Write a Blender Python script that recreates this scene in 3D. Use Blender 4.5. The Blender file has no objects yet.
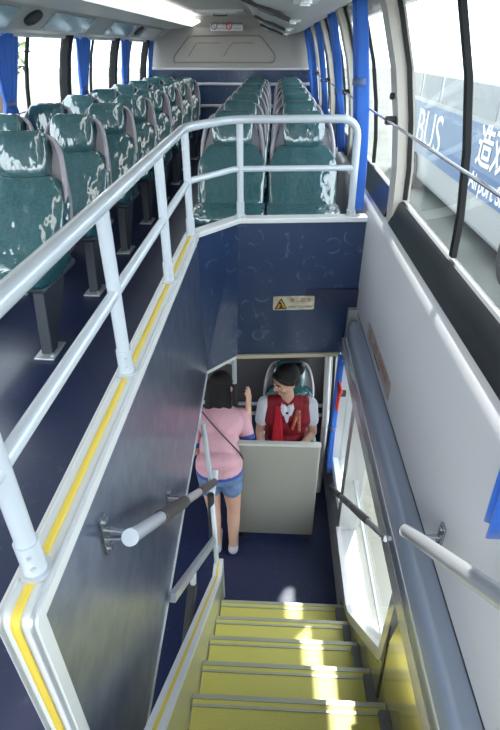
import bpy, bmesh, math, random
from mathutils import Vector, Matrix
random.seed(7)
PI = math.pi
SC = bpy.context.scene
COL = SC.collection

# ---------------------------------------------------------------- materials
def new_mat(name):
    m = bpy.data.materials.new(name); m.use_nodes = True
    nt = m.node_tree; nt.nodes.clear()
    out = nt.nodes.new('ShaderNodeOutputMaterial')
    return m, nt, out

def pbr(name, col, rough=0.5, metal=0.0, coat=0.0, coat_rough=0.05, noise=None, bump=None, col2=None, spec=0.5, emit=None, sheen=0.0):
    """noise=(scale, detail) mixes col -> col2 ; bump=(scale, strength, distance, stretch)"""
    m, nt, out = new_mat(name)
    b = nt.nodes.new('ShaderNodeBsdfPrincipled')
    nt.links.new(b.outputs[0], out.inputs[0])
    b.inputs['Base Color'].default_value = (*col, 1)
    b.inputs['Roughness'].default_value = rough
    b.inputs['Metallic'].default_value = metal
    b.inputs['Specular IOR Level'].default_value = spec
    b.inputs['Coat Weight'].default_value = coat
    b.inputs['Coat Roughness'].default_value = coat_rough
    b.inputs['Sheen Weight'].default_value = sheen
    tc = nt.nodes.new('ShaderNodeTexCoord')
    if noise:
        n = nt.nodes.new('ShaderNodeTexNoise'); n.inputs['Scale'].default_value = noise[0]
        n.inputs['Detail'].default_value = noise[1]
        nt.links.new(tc.outputs['Object'], n.inputs['Vector'])
        r = nt.nodes.new('ShaderNodeValToRGB')
        r.color_ramp.elements[0].position = 0.35; r.color_ramp.elements[1].position = 0.65
        r.color_ramp.elements[0].color = (*col, 1); r.color_ramp.elements[1].color = (*(col2 or col), 1)
        nt.links.new(n.outputs['Fac'], r.inputs[0]); nt.links.new(r.outputs[0], b.inputs['Base Color'])
    if bump:
        mp = nt.nodes.new('ShaderNodeMapping')
        mp.inputs['Scale'].default_value = bump[3] if len(bump) > 3 else (1, 1, 1)
        n2 = nt.nodes.new('ShaderNodeTexNoise'); n2.inputs['Scale'].default_value = bump[0]
        n2.inputs['Detail'].default_value = 3
        bp = nt.nodes.new('ShaderNodeBump'); bp.inputs['Strength'].default_value = bump[1]
        bp.inputs['Distance'].default_value = bump[2]
        nt.links.new(tc.outputs['Object'], mp.inputs[0]); nt.links.new(mp.outputs[0], n2.inputs['Vector'])
        nt.links.new(n2.outputs['Fac'], bp.inputs['Height'])
        nt.links.new(bp.outputs[0], b.inputs['Normal'])
        if coat > 0: nt.links.new(bp.outputs[0], b.inputs['Coat Normal'])
    if emit:
        b.inputs['Emission Color'].default_value = (*emit[0], 1); b.inputs['Emission Strength'].default_value = emit[1]
    return m

def glass_mat(name, tint=(0.96, 0.98, 0.98), refl=0.06):
    m, nt, out = new_mat(name)
    t = nt.nodes.new('ShaderNodeBsdfTransparent'); t.inputs[0].default_value = (*tint, 1)
    g = nt.nodes.new('ShaderNodeBsdfGlossy'); g.inputs['Roughness'].default_value = 0.02
    lw = nt.nodes.new('ShaderNodeLayerWeight'); lw.inputs[0].default_value = 0.5
    pw = nt.nodes.new('ShaderNodeMath'); pw.operation = 'POWER'; pw.inputs[1].default_value = 4.0
    f = nt.nodes.new('ShaderNodeMath'); f.operation = 'MULTIPLY_ADD'; f.inputs[1].default_value = 0.45; f.inputs[2].default_value = 0.035
    nt.links.new(lw.outputs['Facing'], pw.inputs[0]); nt.links.new(pw.outputs[0], f.inputs[0])
    mx = nt.nodes.new('ShaderNodeMixShader')
    nt.links.new(f.outputs[0], mx.inputs[0]); nt.links.new(t.outputs[0], mx.inputs[1]); nt.links.new(g.outputs[0], mx.inputs[2])
    nt.links.new(mx.outputs[0], out.inputs[0])
    return m

def navy_vinyl(name, base, swirl, rough, coat, scale=9.0, amt=0.5, bumpy=0.15):
    """navy vinyl with a printed pattern of broken pale swirls"""
    m, nt, out = new_mat(name)
    b = nt.nodes.new('ShaderNodeBsdfPrincipled'); nt.links.new(b.outputs[0], out.inputs[0])
    b.inputs['Roughness'].default_value = rough; b.inputs['Coat Weight'].default_value = coat
    b.inputs['Coat Roughness'].default_value = 0.12
    tc = nt.nodes.new('ShaderNodeTexCoord')
    v = nt.nodes.new('ShaderNodeTexVoronoi'); v.inputs['Scale'].default_value = scale
    nt.links.new(tc.outputs['Object'], v.inputs['Vector'])
    r = nt.nodes.new('ShaderNodeValToRGB'); e = r.color_ramp.elements
    e[0].position = 0.34; e[0].color = (0, 0, 0, 1); e[1].position = 0.40; e[1].color = (1, 1, 1, 1)
    x = r.color_ramp.elements.new(0.47); x.color = (0, 0, 0, 1)
    nt.links.new(v.outputs['Distance'], r.inputs[0])
    n = nt.nodes.new('ShaderNodeTexNoise'); n.inputs['Scale'].default_value = scale * 2.2; n.inputs['Detail'].default_value = 4
    nt.links.new(tc.outputs['Object'], n.inputs['Vector'])
    r2 = nt.nodes.new('ShaderNodeValToRGB'); r2.color_ramp.elements[0].position = 0.48; r2.color_ramp.elements[1].position = 0.66
    nt.links.new(n.outputs['Fac'], r2.inputs[0])
    mu = nt.nodes.new('ShaderNodeMath'); mu.operation = 'MULTIPLY'
    nt.links.new(r.outputs[0], mu.inputs[0]); nt.links.new(r2.outputs[0], mu.inputs[1])
    mu2 = nt.nodes.new('ShaderNodeMath'); mu2.operation = 'MULTIPLY'; mu2.inputs[1].default_value = amt
    nt.links.new(mu.outputs[0], mu2.inputs[0])
    mc = nt.nodes.new('ShaderNodeMix'); mc.data_type = 'RGBA'
    mc.inputs['A'].default_value = (*base, 1); mc.inputs['B'].default_value = (*swirl, 1)
    nt.links.new(mu2.outputs[0], mc.inputs['Factor']); nt.links.new(mc.outputs['Result'], b.inputs['Base Color'])
    bp = nt.nodes.new('ShaderNodeBump'); bp.inputs['Strength'].default_value = bumpy; bp.inputs['Distance'].default_value = 0.01
    n3 = nt.nodes.new('ShaderNodeTexNoise'); n3.inputs['Scale'].default_value = 6
    nt.links.new(tc.outputs['Object'], n3.inputs['Vector']); nt.links.new(n3.outputs['Fac'], bp.inputs['Height'])
    nt.links.new(bp.outputs[0], b.inputs['Normal'])
    return m

M = {}
M['navy_wall'] = navy_vinyl('navy_wall', (0.018, 0.042, 0.11), (0.15, 0.22, 0.34), 0.35, 0.4, 8, 0.5)
M['navy_floor'] = navy_vinyl('navy_floor', (0.018, 0.026, 0.075), (0.08, 0.10, 0.18), 0.32, 0.2, 14, 0.4)
M['steel_panel'] = pbr('steel_panel', (0.15, 0.19, 0.30), 0.3, 0.75, 0.4, 0.2, noise=(14, 6), col2=(0.22, 0.26, 0.37), bump=(30, 0.12, 0.004, (1, 0.3, 5)))
M['cream_wall'] = pbr('cream_wall', (0.60, 0.60, 0.62), 0.38, bump=(60, 0.05, 0.002))
M['end_wall'] = pbr('end_wall', (0.36, 0.345, 0.32), 0.5)
M['ceiling'] = pbr('ceiling', (0.55, 0.53, 0.50), 0.5)
M['rack'] = pbr('rack', (0.50, 0.50, 0.50), 0.42)
M['pillar'] = pbr('pillar', (0.48, 0.45, 0.41), 0.45)
M['groove'] = pbr('groove', (0.27, 0.255, 0.235), 0.6)
M['black_frame'] = pbr('black_frame', (0.010, 0.011, 0.014), 0.3, 0.0, 0.1, spec=0.35)
M['rubber'] = pbr('rubber', (0.014, 0.015, 0.016), 0.6, spec=0.25)
M['glass'] = glass_mat('glass')
M['beam'] = pbr('beam', (0.30, 0.35, 0.44), 0.28, 0.15, 0.5, 0.12)
M['beam_face'] = pbr('beam_face', (0.60, 0.58, 0.58), 0.25, 0.25, 0.3)
M['white_trim'] = pbr('white_trim', (0.74, 0.76, 0.76), 0.35, 0.1)
M['silver'] = pbr('silver', (0.62, 0.65, 0.68), 0.3, 0.6)
M['tube'] = pbr('tube', (0.58, 0.64, 0.70), 0.33, 0.1, 0.8, 0.1)
M['steel'] = pbr('steel', (0.42, 0.44, 0.47), 0.2, 0.9)
M['grip'] = pbr('grip', (0.035, 0.036, 0.04), 0.6)
M['grip_grey'] = pbr('grip_grey', (0.065, 0.063, 0.065), 0.42)
M['yellow'] = pbr('yellow', (0.78, 0.58, 0.07), 0.5)
M['step_yellow'] = pbr('step_yellow', (0.56, 0.50, 0.10), 0.5, noise=(260, 2), col2=(0.70, 0.64, 0.17), bump=(150, 0.1, 0.002))
M['nosing'] = pbr('nosing', (0.44, 0.44, 0.35), 0.35, 0.3)
M['step_grey'] = pbr('step_grey', (0.16, 0.17, 0.19), 0.5)
M['skirt'] = pbr('skirt', (0.50, 0.46, 0.22), 0.2, 0.5, 0.3)  # yellow reflection put into the base colour of the metal
M['teal'] = pbr('teal', (0.006, 0.068, 0.082), 0.5, 0, 1.0, 0.03, noise=(70, 3), col2=(0.012, 0.112, 0.128), bump=(3.6, 0.55, 0.06, (1.6, 1.0, 0.8)))
for _n in M['teal'].node_tree.nodes:
    if _n.type == 'BSDF_PRINCIPLED': _n.inputs['Coat IOR'].default_value = 2.3
M['seat_shell'] = pbr('seat_shell', (0.40, 0.37, 0.41), 0.4, 0, 0.4)
M['seat_dark'] = pbr('seat_dark', (0.045, 0.055, 0.07), 0.45)
M['curtain'] = pbr('curtain', (0.015, 0.12, 0.55), 0.6, sheen=0.3, noise=(3, 2), col2=(0.03, 0.17, 0.68))
M['strap'] = pbr('strap', (0.10, 0.16, 0.34), 0.6)
M['red'] = pbr('red', (0.62, 0.03, 0.03), 0.4)
M['hatch'] = pbr('hatch', (0.62, 0.72, 0.80), 0.14, 0.5, 0.5, noise=(6, 4), col2=(0.75, 0.82, 0.87))
M['vent'] = pbr('vent', (0.02, 0.02, 0.025), 0.5)
M['lamp'] = pbr('lamp', (0.9, 0.9, 0.9), 0.4, emit=((1.0, 0.99, 0.96), 2.2))
M['board'] = pbr('board', (0.33, 0.32, 0.285), 0.45)
M['dark_grey'] = pbr('dark_grey', (0.085, 0.08, 0.085), 0.45)
M['plate'] = pbr('plate', (0.55, 0.50, 0.38), 0.25, 0.7, noise=(25, 2), col2=(0.72, 0.68, 0.58))
M['plate_rose'] = pbr('plate_rose', (0.55, 0.47, 0.42), 0.3, 0.5)
M['amber'] = pbr('amber', (0.62, 0.30, 0.03), 0.4)
M['ink'] = pbr('ink', (0.03, 0.02, 0.015), 0.5)
M['brown_ink'] = pbr('brown_ink', (0.22, 0.10, 0.05), 0.5)
M['grey_ink'] = pbr('grey_ink', (0.16, 0.16, 0.2), 0.5)
M['white'] = pbr('white', (0.8, 0.8, 0.8), 0.45)
M['sign_white'] = pbr('sign_white', (0.72, 0.71, 0.74), 0.4)
M['skin'] = pbr('skin', (0.62, 0.36, 0.26), 0.5, noise=(9, 2), col2=(0.68, 0.41, 0.30))
M['lips'] = pbr('lips', (0.45, 0.08, 0.08), 0.4)
M['hair'] = pbr('hair', (0.008, 0.006, 0.007), 0.5, spec=0.3, bump=(60, 0.5, 0.01, (4, 4, 0.3)))
M['vest'] = pbr('vest', (0.26, 0.006, 0.018), 0.65, bump=(14, 0.4, 0.02))
M['scarf'] = pbr('scarf', (0.60, 0.015, 0.035), 0.55, bump=(22, 0.5, 0.02, (3, 1, 0.4)))
M['gold_scarf'] = pbr('gold_scarf', (0.45, 0.22, 0.13), 0.5, noise=(60, 3), col2=(0.50, 0.06, 0.05))
M['blouse'] = pbr('blouse', (0.72, 0.72, 0.80), 0.6, bump=(16, 0.3, 0.015))
M['pink'] = pbr('pink', (0.66, 0.36, 0.42), 0.75, bump=(14, 0.5, 0.02))
M['blue_trim'] = pbr('blue_trim', (0.05, 0.09, 0.38), 0.7)
M['denim'] = pbr('denim', (0.10, 0.17, 0.33), 0.8, noise=(20, 4), col2=(0.17, 0.26, 0.44))
M['cord'] = pbr('cord', (0.05, 0.04, 0.045), 0.5)
M['shoe'] = pbr('shoe', (0.55, 0.55, 0.58), 0.5)
M['asphalt'] = pbr('asphalt', (0.12, 0.125, 0.11), 0.8, noise=(0.6, 5), col2=(0.17, 0.175, 0.16))
M['bld'] = pbr('bld', (0.30, 0.31, 0.32), 0.7)
M['bld_glass'] = pbr('bld_glass', (0.2, 0.24, 0.27), 0.3)
M['leaf'] = pbr('leaf', (0.10, 0.16, 0.05), 0.7, noise=(3, 4), col2=(0.18, 0.25, 0.10))
M['bark'] = pbr('bark', (0.16, 0.11, 0.08), 0.8)
M['coach_white'] = pbr('coach_white', (0.30, 0.32, 0.34), 0.3, 0, 0.5)
M['coach_blue'] = pbr('coach_blue', (0.10, 0.17, 0.30), 0.35, 0, 0.4)
M['coach_deep'] = pbr('coach_deep', (0.035, 0.10, 0.26), 0.35, 0, 0.4)
M['tyre'] = pbr('tyre', (0.03, 0.03, 0.03), 0.8)
M['coach_glass'] = pbr('coach_glass', (0.24, 0.27, 0.30), 0.1, 0, 0.5)

# ---------------------------------------------------------------- mesh helpers
def V(*a): return Vector(a)

def finish(bm, angle=35):
    bmesh.ops.recalc_face_normals(bm, faces=bm.faces)

def obj(name, bm, mat, parent=None, smooth=40, world=None, bevel=0.0, recalc=True):
    if recalc: bmesh.ops.recalc_face_normals(bm, faces=bm.faces)
    me = bpy.data.meshes.new(name); bm.to_mesh(me); bm.free()
    me.materials.append(M[mat] if isinstance(mat, str) else mat)
    if smooth:
        for p in me.polygons: p.use_smooth = True
        me.set_sharp_from_angle(angle=math.radians(smooth))
    o = bpy.data.objects.new(name, me); COL.objects.link(o)
    if parent is not None:
        o.parent = parent
        # geometry is authored in world space for placed things: keep it there
        if world: o.matrix_parent_inverse = parent.matrix_basis.inverted()
    if bevel:
        md = o.modifiers.new('bevel', 'BEVEL'); md.width = bevel; md.segments = 2; md.limit_method = 'ANGLE'
    return o

def box(bm, c, s, rot=None):
    r = bmesh.ops.create_cube(bm, size=1)
    m = Matrix.Translation(c) @ (rot.to_4x4() if rot else Matrix()) @ Matrix.Diagonal((*s, 1))
    bmesh.ops.transform(bm, matrix=m, verts=r['verts'])
    return r['verts']

def bb(bm, x0, x1, y0, y1, z0, z1):
    return box(bm, ((x0+x1)/2, (y0+y1)/2, (z0+z1)/2), (abs(x1-x0), abs(y1-y0), abs(z1-z0)))

def rbox(bm, c, s, r=0.02, seg=3, rot=None):
    """rounded box"""
    t = bmesh.new(); bmesh.ops.create_cube(t, size=1)
    bmesh.ops.transform(t, matrix=Matrix.Diagonal((*s, 1)), verts=t.verts)
    bmesh.ops.bevel(t, geom=list(t.edges), offset=min(r, min(s)*0.49), segments=seg, profile=0.5, affect='EDGES')
    m = Matrix.Translation(c) @ (rot.to_4x4() if rot else Matrix())
    bmesh.ops.transform(t, matrix=m, verts=t.verts)
    merge(bm, t)

def merge(bm, t):
    me = bpy.data.meshes.new('tmp'); t.to_mesh(me); t.free(); bm.from_mesh(me); bpy.data.meshes.remove(me)

def fillet(pts, r, n=6):
    out = [pts[0]]
    for i in range(1, len(pts)-1):
        a, b, c = pts[i-1], pts[i], pts[i+1]
        d1 = (a-b).normalized(); d2 = (c-b).normalized()
        rr = min(r, (a-b).length*0.49, (c-b).length*0.49)
        p0 = b + d1*rr; p1 = b + d2*rr
        for k in range(n+1):
            t = k/n
            out.append(p0*(1-t)**2 + b*2*t*(1-t) + p1*t*t)
    out.append(pts[-1]); return out

def tube(bm, pts, r, seg=14, fr=0.0, caps=True, radii=None, flat=1.0):
    pts = [Vector(p) for p in pts]
    if fr: pts = fillet(pts, fr)
    rings = []; N = len(pts); up = None
    for i, p in enumerate(pts):
        if i == 0: t = pts[1]-pts[0]
        elif i == N-1: t = pts[-1]-pts[-2]
        else: t = (pts[i+1]-pts[i]).normalized() + (pts[i]-pts[i-1]).normalized()
        t.normalize()
        if up is None:
            up = Vector((0, 0, 1)) if abs(t.z) < 0.9 else Vector((0, 1, 0))
        x = t.cross(up).normalized(); y = x.cross(t).normalized(); up = y
        rr = radii[i] if radii else r
        rings.append([bm.verts.new(p + x*rr*math.cos(2*PI*k/seg) + y*rr*flat*math.sin(2*PI*k/seg)) for k in range(seg)])
    for a, b in zip(rings, rings[1:]):
        for k in range(seg):
            bm.faces.new((a[k], a[(k+1) % seg], b[(k+1) % seg], b[k]))
    if caps:
        bm.faces.new(rings[0][::-1]); bm.faces.new(rings[-1])

def prism_y(bm, prof, y0, y1):
    """closed profile [(x,z)] extruded along Y"""
    a = [bm.verts.new((x, y0, z)) for x, z in prof]; b = [bm.verts.new((x, y1, z)) for x, z in prof]
    n = len(prof)
    for i in range(n): bm.faces.new((a[i], a[(i+1) % n], b[(i+1) % n], b[i]))
    bm.faces.new(a[::-1]); bm.faces.new(b)

def prism_x(bm, prof, x0, x1):
    """closed profile [(y,z)] extruded along X"""
    a = [bm.verts.new((x0, y, z)) for y, z in prof]; b = [bm.verts.new((x1, y, z)) for y, z in prof]
    n = len(prof)
    for i in range(n): bm.faces.new((a[i], a[(i+1) % n], b[(i+1) % n], b[i]))
    bm.faces.new(a[::-1]); bm.faces.new(b)

def slab(bm, pts, nrm):
    """closed polygon pts extruded by vector nrm"""
    a = [bm.verts.new(p) for p in pts]; b = [bm.verts.new(Vector(p)+Vector(nrm)) for p in pts]
    n = len(pts)
    for i in range(n): bm.faces.new((a[i], a[(i+1) % n], b[(i+1) % n], b[i]))
    bm.faces.new(a[::-1]); bm.faces.new(b)

def ribbon(prof, off):
    """open profile thickened sideways by off -> closed profile"""
    return list(prof) + [(x+off, z) for x, z in reversed(prof)]

def bar_between(bm, p, q, w, h):
    p = Vector(p); q = Vector(q); d = q-p; L = d.length
    R = d.to_track_quat('Y', 'Z').to_matrix()
    box(bm, (p+q)/2, (w, L, h), R)

def disc(bm, c, r, nrm, depth=0.003, seg=24, sx=1.0, sy=1.0):
    R = Vector(nrm).to_track_quat('Z', 'Y').to_matrix()
    t = bmesh.new(); bmesh.ops.create_cone(t, cap_ends=True, segments=seg, radius1=r, radius2=r, depth=depth)
    bmesh.ops.transform(t, matrix=Matrix.Translation(c) @ R.to_4x4() @ Matrix.Diagonal((sx, sy, 1, 1)), verts=t.verts)
    merge(bm, t)

def text_obj(name, s, size, mat, parent, origin, xdir, ydir, extrude=0.0008, align='CENTER', bold=0.0, sx=1.0):
    cu = bpy.data.curves.new('lettering', 'FONT'); cu.body = s; cu.size = size; cu.extrude = extrude
    cu.align_x = align; cu.align_y = 'CENTER'; cu.offset = bold
    to = bpy.data.objects.new('lettering', cu); COL.objects.link(to)
    bpy.context.view_layer.update()
    me = bpy.data.meshes.new_from_object(to.evaluated_get(bpy.context.evaluated_depsgraph_get()))
    bpy.data.objects.remove(to)
    X = Vector(xdir).normalized(); Y = Vector(ydir).normalized(); Z = X.cross(Y)
    mt = Matrix((X*sx, Y, Z)).transposed().to_4x4(); mt.translation = Vector(origin)
    me.transform(mt); me.materials.clear(); me.materials.append(M[mat] if isinstance(mat, str) else mat)
    o = bpy.data.objects.new(name, me); COL.objects.link(o)
    if parent is not None:
        o.parent = parent; o.matrix_parent_inverse = parent.matrix_basis.inverted()
    return o

def tag(o, label, cat, group=None, kind=None):
    o['label'] = label; o['category'] = cat
    if group: o['group'] = group
    if kind: o['kind'] = kind
    return o

def thing(name, label, cat, loc=(0, 0, 0), rz=0.0, group=None):
    o = bpy.data.objects.new(name, None); COL.objects.link(o)
    o.empty_display_size = 0.1
    o.location = loc; o.rotation_euler = (0, 0, rz)
    o.matrix_basis = Matrix.Translation(loc) @ Matrix.Rotation(rz, 4, 'Z')
    return tag(o, label, cat, group)

def struct(name, bm, mat, **k):
    o = obj(name, bm, mat, **k); o['kind'] = 'structure'; return o

def copy_tree(o, parent=None):
    c = o.copy(); COL.objects.link(c)
    if parent is not None: c.parent = parent
    for ch in list(KIDS.get(o.name, [])):
        cc = copy_tree(ch, c)
    return c
KIDS = {}
def snapshot(o):
    """remember the children of a prototype before copying"""
    def rec(q):
        KIDS[q.name] = [c for c in COL.objects if c.parent == q]
        for c in KIDS[q.name]: rec(c)
    rec(o)

ORD = ['first', 'second', 'third', 'fourth', 'fifth', 'sixth', 'seventh', 'eighth', 'ninth']

# ================================================================ SETTING
Y0, Y1 = -1.3, 8.8                       # bus front of the stairhead ... end wall
ZL = -1.85                               # lower deck floor
# --- floors
bm = bmesh.new()
bb(bm, -1.95, -0.44, Y0, Y1, -0.12, 0.0)
bb(bm, -0.44, 0.62, 2.90, Y1, -0.12, 0.0)
bb(bm, -0.44, 0.62, Y0, -0.10, -0.12, 0.0)
struct('floor', bm, 'navy_floor', smooth=0)
bm = bmesh.new(); bb(bm, -1.95, 0.62, Y0, 4.4, ZL-0.1, ZL)
o = struct('floor_lower', bm, 'navy_floor', smooth=0)
# --- ceiling of the upper deck with its two side ducts
bm = bmesh.new()
bb(bm, -1.30, -0.10, Y0, Y1, 1.66, 1.70)
struct('ceiling', bm, 'ceiling', smooth=0)
# roof shell outside
bm = bmesh.new()
prism_y(bm, [(-1.99, 1.40), (-1.90, 1.62), (-1.65, 1.76), (-0.69, 1.80), (0.27, 1.76), (0.52, 1.64), (0.60, 1.44), (0.56, 1.44), (0.49, 1.60), (0.26, 1.72), (-0.69, 1.76), (-1.64, 1.72), (-1.87, 1.58), (-1.95, 1.40)], Y0, Y1)
struct('ceiling_roof', bm, 'coach_white')

bm = bmesh.new()
prism_y(bm, [(-1.90, 1.355), (-1.74, 1.375), (-1.57, 1.50), (-1.24, 1.53), (-1.235, 1.60), (-1.16, 1.66), (-1.16, 1.70), (-1.84, 1.70), (-1.88, 1.55)], Y0, Y1-0.002)
rk = tag(obj('luggage_duct', bm, 'rack', smooth=25), 'long grey overhead duct with glossy hatches above the left windows', 'overhead duct')
bm = bmesh.new(); tube(bm, [(-1.88, Y0, 1.352), (-1.88, Y1-0.01, 1.352)], 0.016, 8)
obj('edge_trim', bm, 'white_trim', rk)
nrm = Vector((0.125, 0, -0.17)).normalized()
fx = Vector((0.17, 0, 0.125)).normalized()
for k in range(5):
    ya = 1.25 + 1.53*k + (0 if k < 2 else 0.0)
    bm = bmesh.new()
    c0 = Vector((-1.655, 0, 1.4375)) + nrm*0.004
    h = 0.083
    pts = [c0 - fx*h + V(0, ya, 0), c0 + fx*h + V(0, ya-0.02, 0), c0 + fx*h + V(0, ya+0.93, 0), c0 - fx*h + V(0, ya+0.95, 0)]
    slab(bm, pts, nrm*0.008)
    h_o = obj('hatch', bm, 'hatch', rk, bevel=0.003)
for k, yy in enumerate((2.5, 4.02, 7.08)):
    bm = bmesh.new(); disc(bm, (-1.645, yy, 1.445), 0.105, nrm, 0.03, 28, 1.0, 0.62)
    v_ = obj('speaker_vent', bm, 'vent', rk)
    bm = bmesh.new()
    for q in range(5):
        p = Vector((-1.645, yy, 1.445)) + nrm*0.017 + fx*(-0.04+0.02*q)
        w = 0.085*math.sqrt(max(0.1, 1-((q-2)/2.9)**2))
        bar_between(bm, p - V(0, w, 0), p + V(0, w, 0), 0.004, 0.006)
    obj('grille', bm, 'seat_dark', v_)

bm = bmesh.new()
prism_y(bm, [(-0.30, 1.66), (-0.28, 1.60), (-0.20, 1.50), (-0.10, 1.45), (0.04, 1.415), (0.18, 1.42), (0.32, 1.46), (0.43, 1.50), (0.44, 1.62), (0.3, 1.70), (-0.30, 1.70)], Y0, Y1-0.002)
rr = tag(obj('luggage_duct', bm, 'rack', smooth=25), 'grey overhead duct with oval vents above the right windows', 'overhead duct')
n2 = Vector((-0.35, 0, -0.94)).normalized()
for yy in (1.4, 3.05, 4.7, 6.35):
    bm = bmesh.new(); disc(bm, (-0.06, yy, 1.432), 0.13, n2, 0.02, 28, 0.42, 1.0)
    v_ = obj('speaker_vent', bm, 'vent', rr)
    bm = bmesh.new(); 
    for q in range(-2, 3):
        bar_between(bm, (-0.10, yy+q*0.04, 1.4345), (-0.02, yy+q*0.04, 1.408), 0.006, 0.006)
    obj('grille', bm, 'dark_grey', v_)
for yy in (2.2, 3.9, 5.5, 7.1):
    bm = bmesh.new(); rbox(bm, (0.10, yy, 1.413), (0.09, 0.22, 0.012), 0.005)
    p_ = obj('service_panel', bm, 'white_trim', rr)
    for s in (-1, 1):
        bm = bmesh.new(); disc(bm, (0.10, yy+s*0.06, 1.404), 0.02, (0, 0, -1), 0.012); obj('air_nozzle', bm, 'silver', p_)

# light strips
for x0, x1, lab in ((-1.25, -1.16, 'long white light strip along the left ceiling edge'),):
    t_ = thing('light_strip', lab, 'ceiling light', ((x0+x1)/2, 4, 1.55))
    bm = bmesh.new(); prism_y(bm, [(x0+0.0, 1.528), (x1+0.04, 1.585), (x1+0.03, 1.605), (x0-0.005, 1.552)], 0.5, Y1-0.05)
    obj('diffuser', bm, 'lamp', t_, world=1)
    bm = bmesh.new(); tube(bm, [(x0-0.012, 0.5, 1.532), (x0-0.012, Y1-0.05, 1.532)], 0.008, 8); obj('edge_rail', bm, 'silver', t_, world=1)
# ceiling hatch
for yy, lab in ((7.6, 'pale rectangular roof hatch in the ceiling close to the end wall'), (4.4, 'pale roof hatch in the middle of the ceiling, nearer the camera')):
    t_ = thing('roof_hatch', lab, 'roof hatch', (-0.72, yy, 1.66), group='roof hatches in the ceiling')
    bm = bmesh.new(); rbox(bm, (-0.72, yy, 1.651), (0.62, 0.62, 0.02), 0.009)
    obj('frame', bm, 'white_trim', t_, world=1)
    bm = bmesh.new(); rbox(bm, (-0.72, yy, 1.638), (0.46, 0.46, 0.02), 0.009)
    obj('cover', bm, 'white', t_, world=1)
    bm = bmesh.new(); tube(bm, [(-0.80, yy, 1.63), (-0.80, yy, 1.61), (-0.64, yy, 1.61), (-0.64, yy, 1.63)], 0.008, 8, 0.01)
    obj('handle', bm, 'dark_grey', t_, world=1)

# --- end wall
bm = bmesh.new()
bb(bm, -1.95, 0.62, Y1, Y1+0.05, 1.0, 1.72)
struct('wall_back', bm, 'end_wall', smooth=0)
bm = bmesh.new()
bb(bm, -1.95, 0.62, Y1-0.02, Y1+0.05, 0, 0.985)
struct('wall_back_lower', bm, 'navy_wall', smooth=0)
bm = bmesh.new(); rbox(bm, (-0.67, Y1-0.05, 1.0), (2.5, 0.10, 0.03), 0.012)
struct('trim_1', bm, 'white_trim')
bm = bmesh.new()
for zz, a, b in ((0.80, -1.5, 0.3), (0.50, -1.5, 0.3)):
    rbox(bm, (-0.6, Y1-0.045, zz), (2.3, 0.03, 0.045), 0.01)
struct('trim_2', bm, 'silver')
# upper cove between end wall and ceiling
bm = bmesh.new(); prism_x(bm, [(Y1, 1.52), (Y1-0.10, 1.66), (Y1, 1.66)], -1.2, -0.25)
struct('trim_3', bm, 'end_wall')
# pressed outline on end wall (trapezoid access panel)
t_ = thing('access_panel', 'large trapezoid access panel outline on the beige end wall', 'panel', (-0.8, Y1, 1.25))
def loop_tube(bm, pts, r):
    tube(bm, fillet([Vector(p) for p in pts] , 0.04) , r, 6)
bm = bmesh.new()
yy = Y1-0.010
P = [V(-1.55, yy, 1.08), V(-1.55, yy, 1.16), V(-1.30, yy, 1.42), V(-0.25, yy, 1.42), V(-0.02, yy, 1.18), V(-0.04, yy, 1.08), V(-1.55, yy, 1.08)]
loop_tube(bm, P, 0.008)
obj('outline', bm, 'groove', t_, world=1)
bm = bmesh.new(); slab(bm, [V(-1.51, Y1+0.0, 1.10), V(-1.51, Y1, 1.155), V(-1.285, Y1, 1.395), V(-0.265, Y1, 1.395), V(-0.06, Y1, 1.17), V(-0.07, Y1, 1.10)], (0, -0.008, 0))
obj('panel_face', bm, pbr('end_panel', (0.38, 0.355, 0.32), 0.5), t_, world=1)
for xa, xb in ((-1.28, -0.85), (-0.75, -0.35)):
    bm = bmesh.new()
    loop_tube(bm, [V(xa-0.05, Y1-0.010, 1.16), V(xa+0.08, Y1-0.010, 1.33), V(xb, Y1-0.010, 1.33)], 0.006)
    obj('pressed_line', bm, 'groove', t_, world=1)
# no smoking sign
t_ = thing('warning_sign', 'small white sign with two prohibition symbols high on the end wall', 'sign', (-0.70, Y1, 1.56))
bm = bmesh.new(); bb(bm, -0.97, -0.50, Y1-0.104, Y1-0.100, 1.475, 1.555)
obj('sign_plate', bm, 'sign_white', t_, world=1, smooth=0)
for xx, mm in ((-0.915, 'grey_ink'), (-0.70, 'red')):
    bm = bmesh.new()
    pts = [V(xx+0.04*math.cos(a), Y1-0.107, 1.535+0.04*math.sin(a)) for a in [2*PI*k/20 for k in range(21)]]
    tube(bm, pts, 0.006, 6)
    tube(bm, [V(xx-0.028, Y1-0.107, 1.563), V(xx+0.028, Y1-0.107, 1.507)], 0.005, 6)
    obj('prohibition_symbol', bm, mm, t_, world=1)
text_obj('lettering', '禁止吸烟', 0.04, 'grey_ink', t_, (-0.80, Y1-0.106, 1.555), (1, 0, 0), (0, 0, 1))
text_obj('lettering', 'No Smoking', 0.026, 'grey_ink', t_, (-0.80, Y1-0.106, 1.508), (1, 0, 0), (0, 0, 1))
text_obj('lettering', '禁止投掷', 0.036, 'grey_ink', t_, (-0.585, Y1-0.106, 1.555), (1, 0, 0), (0, 0, 1))
text_obj('lettering', 'No Litter', 0.026, 'grey_ink', t_, (-0.585, Y1-0.106, 1.508), (1, 0, 0), (0, 0, 1))

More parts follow.
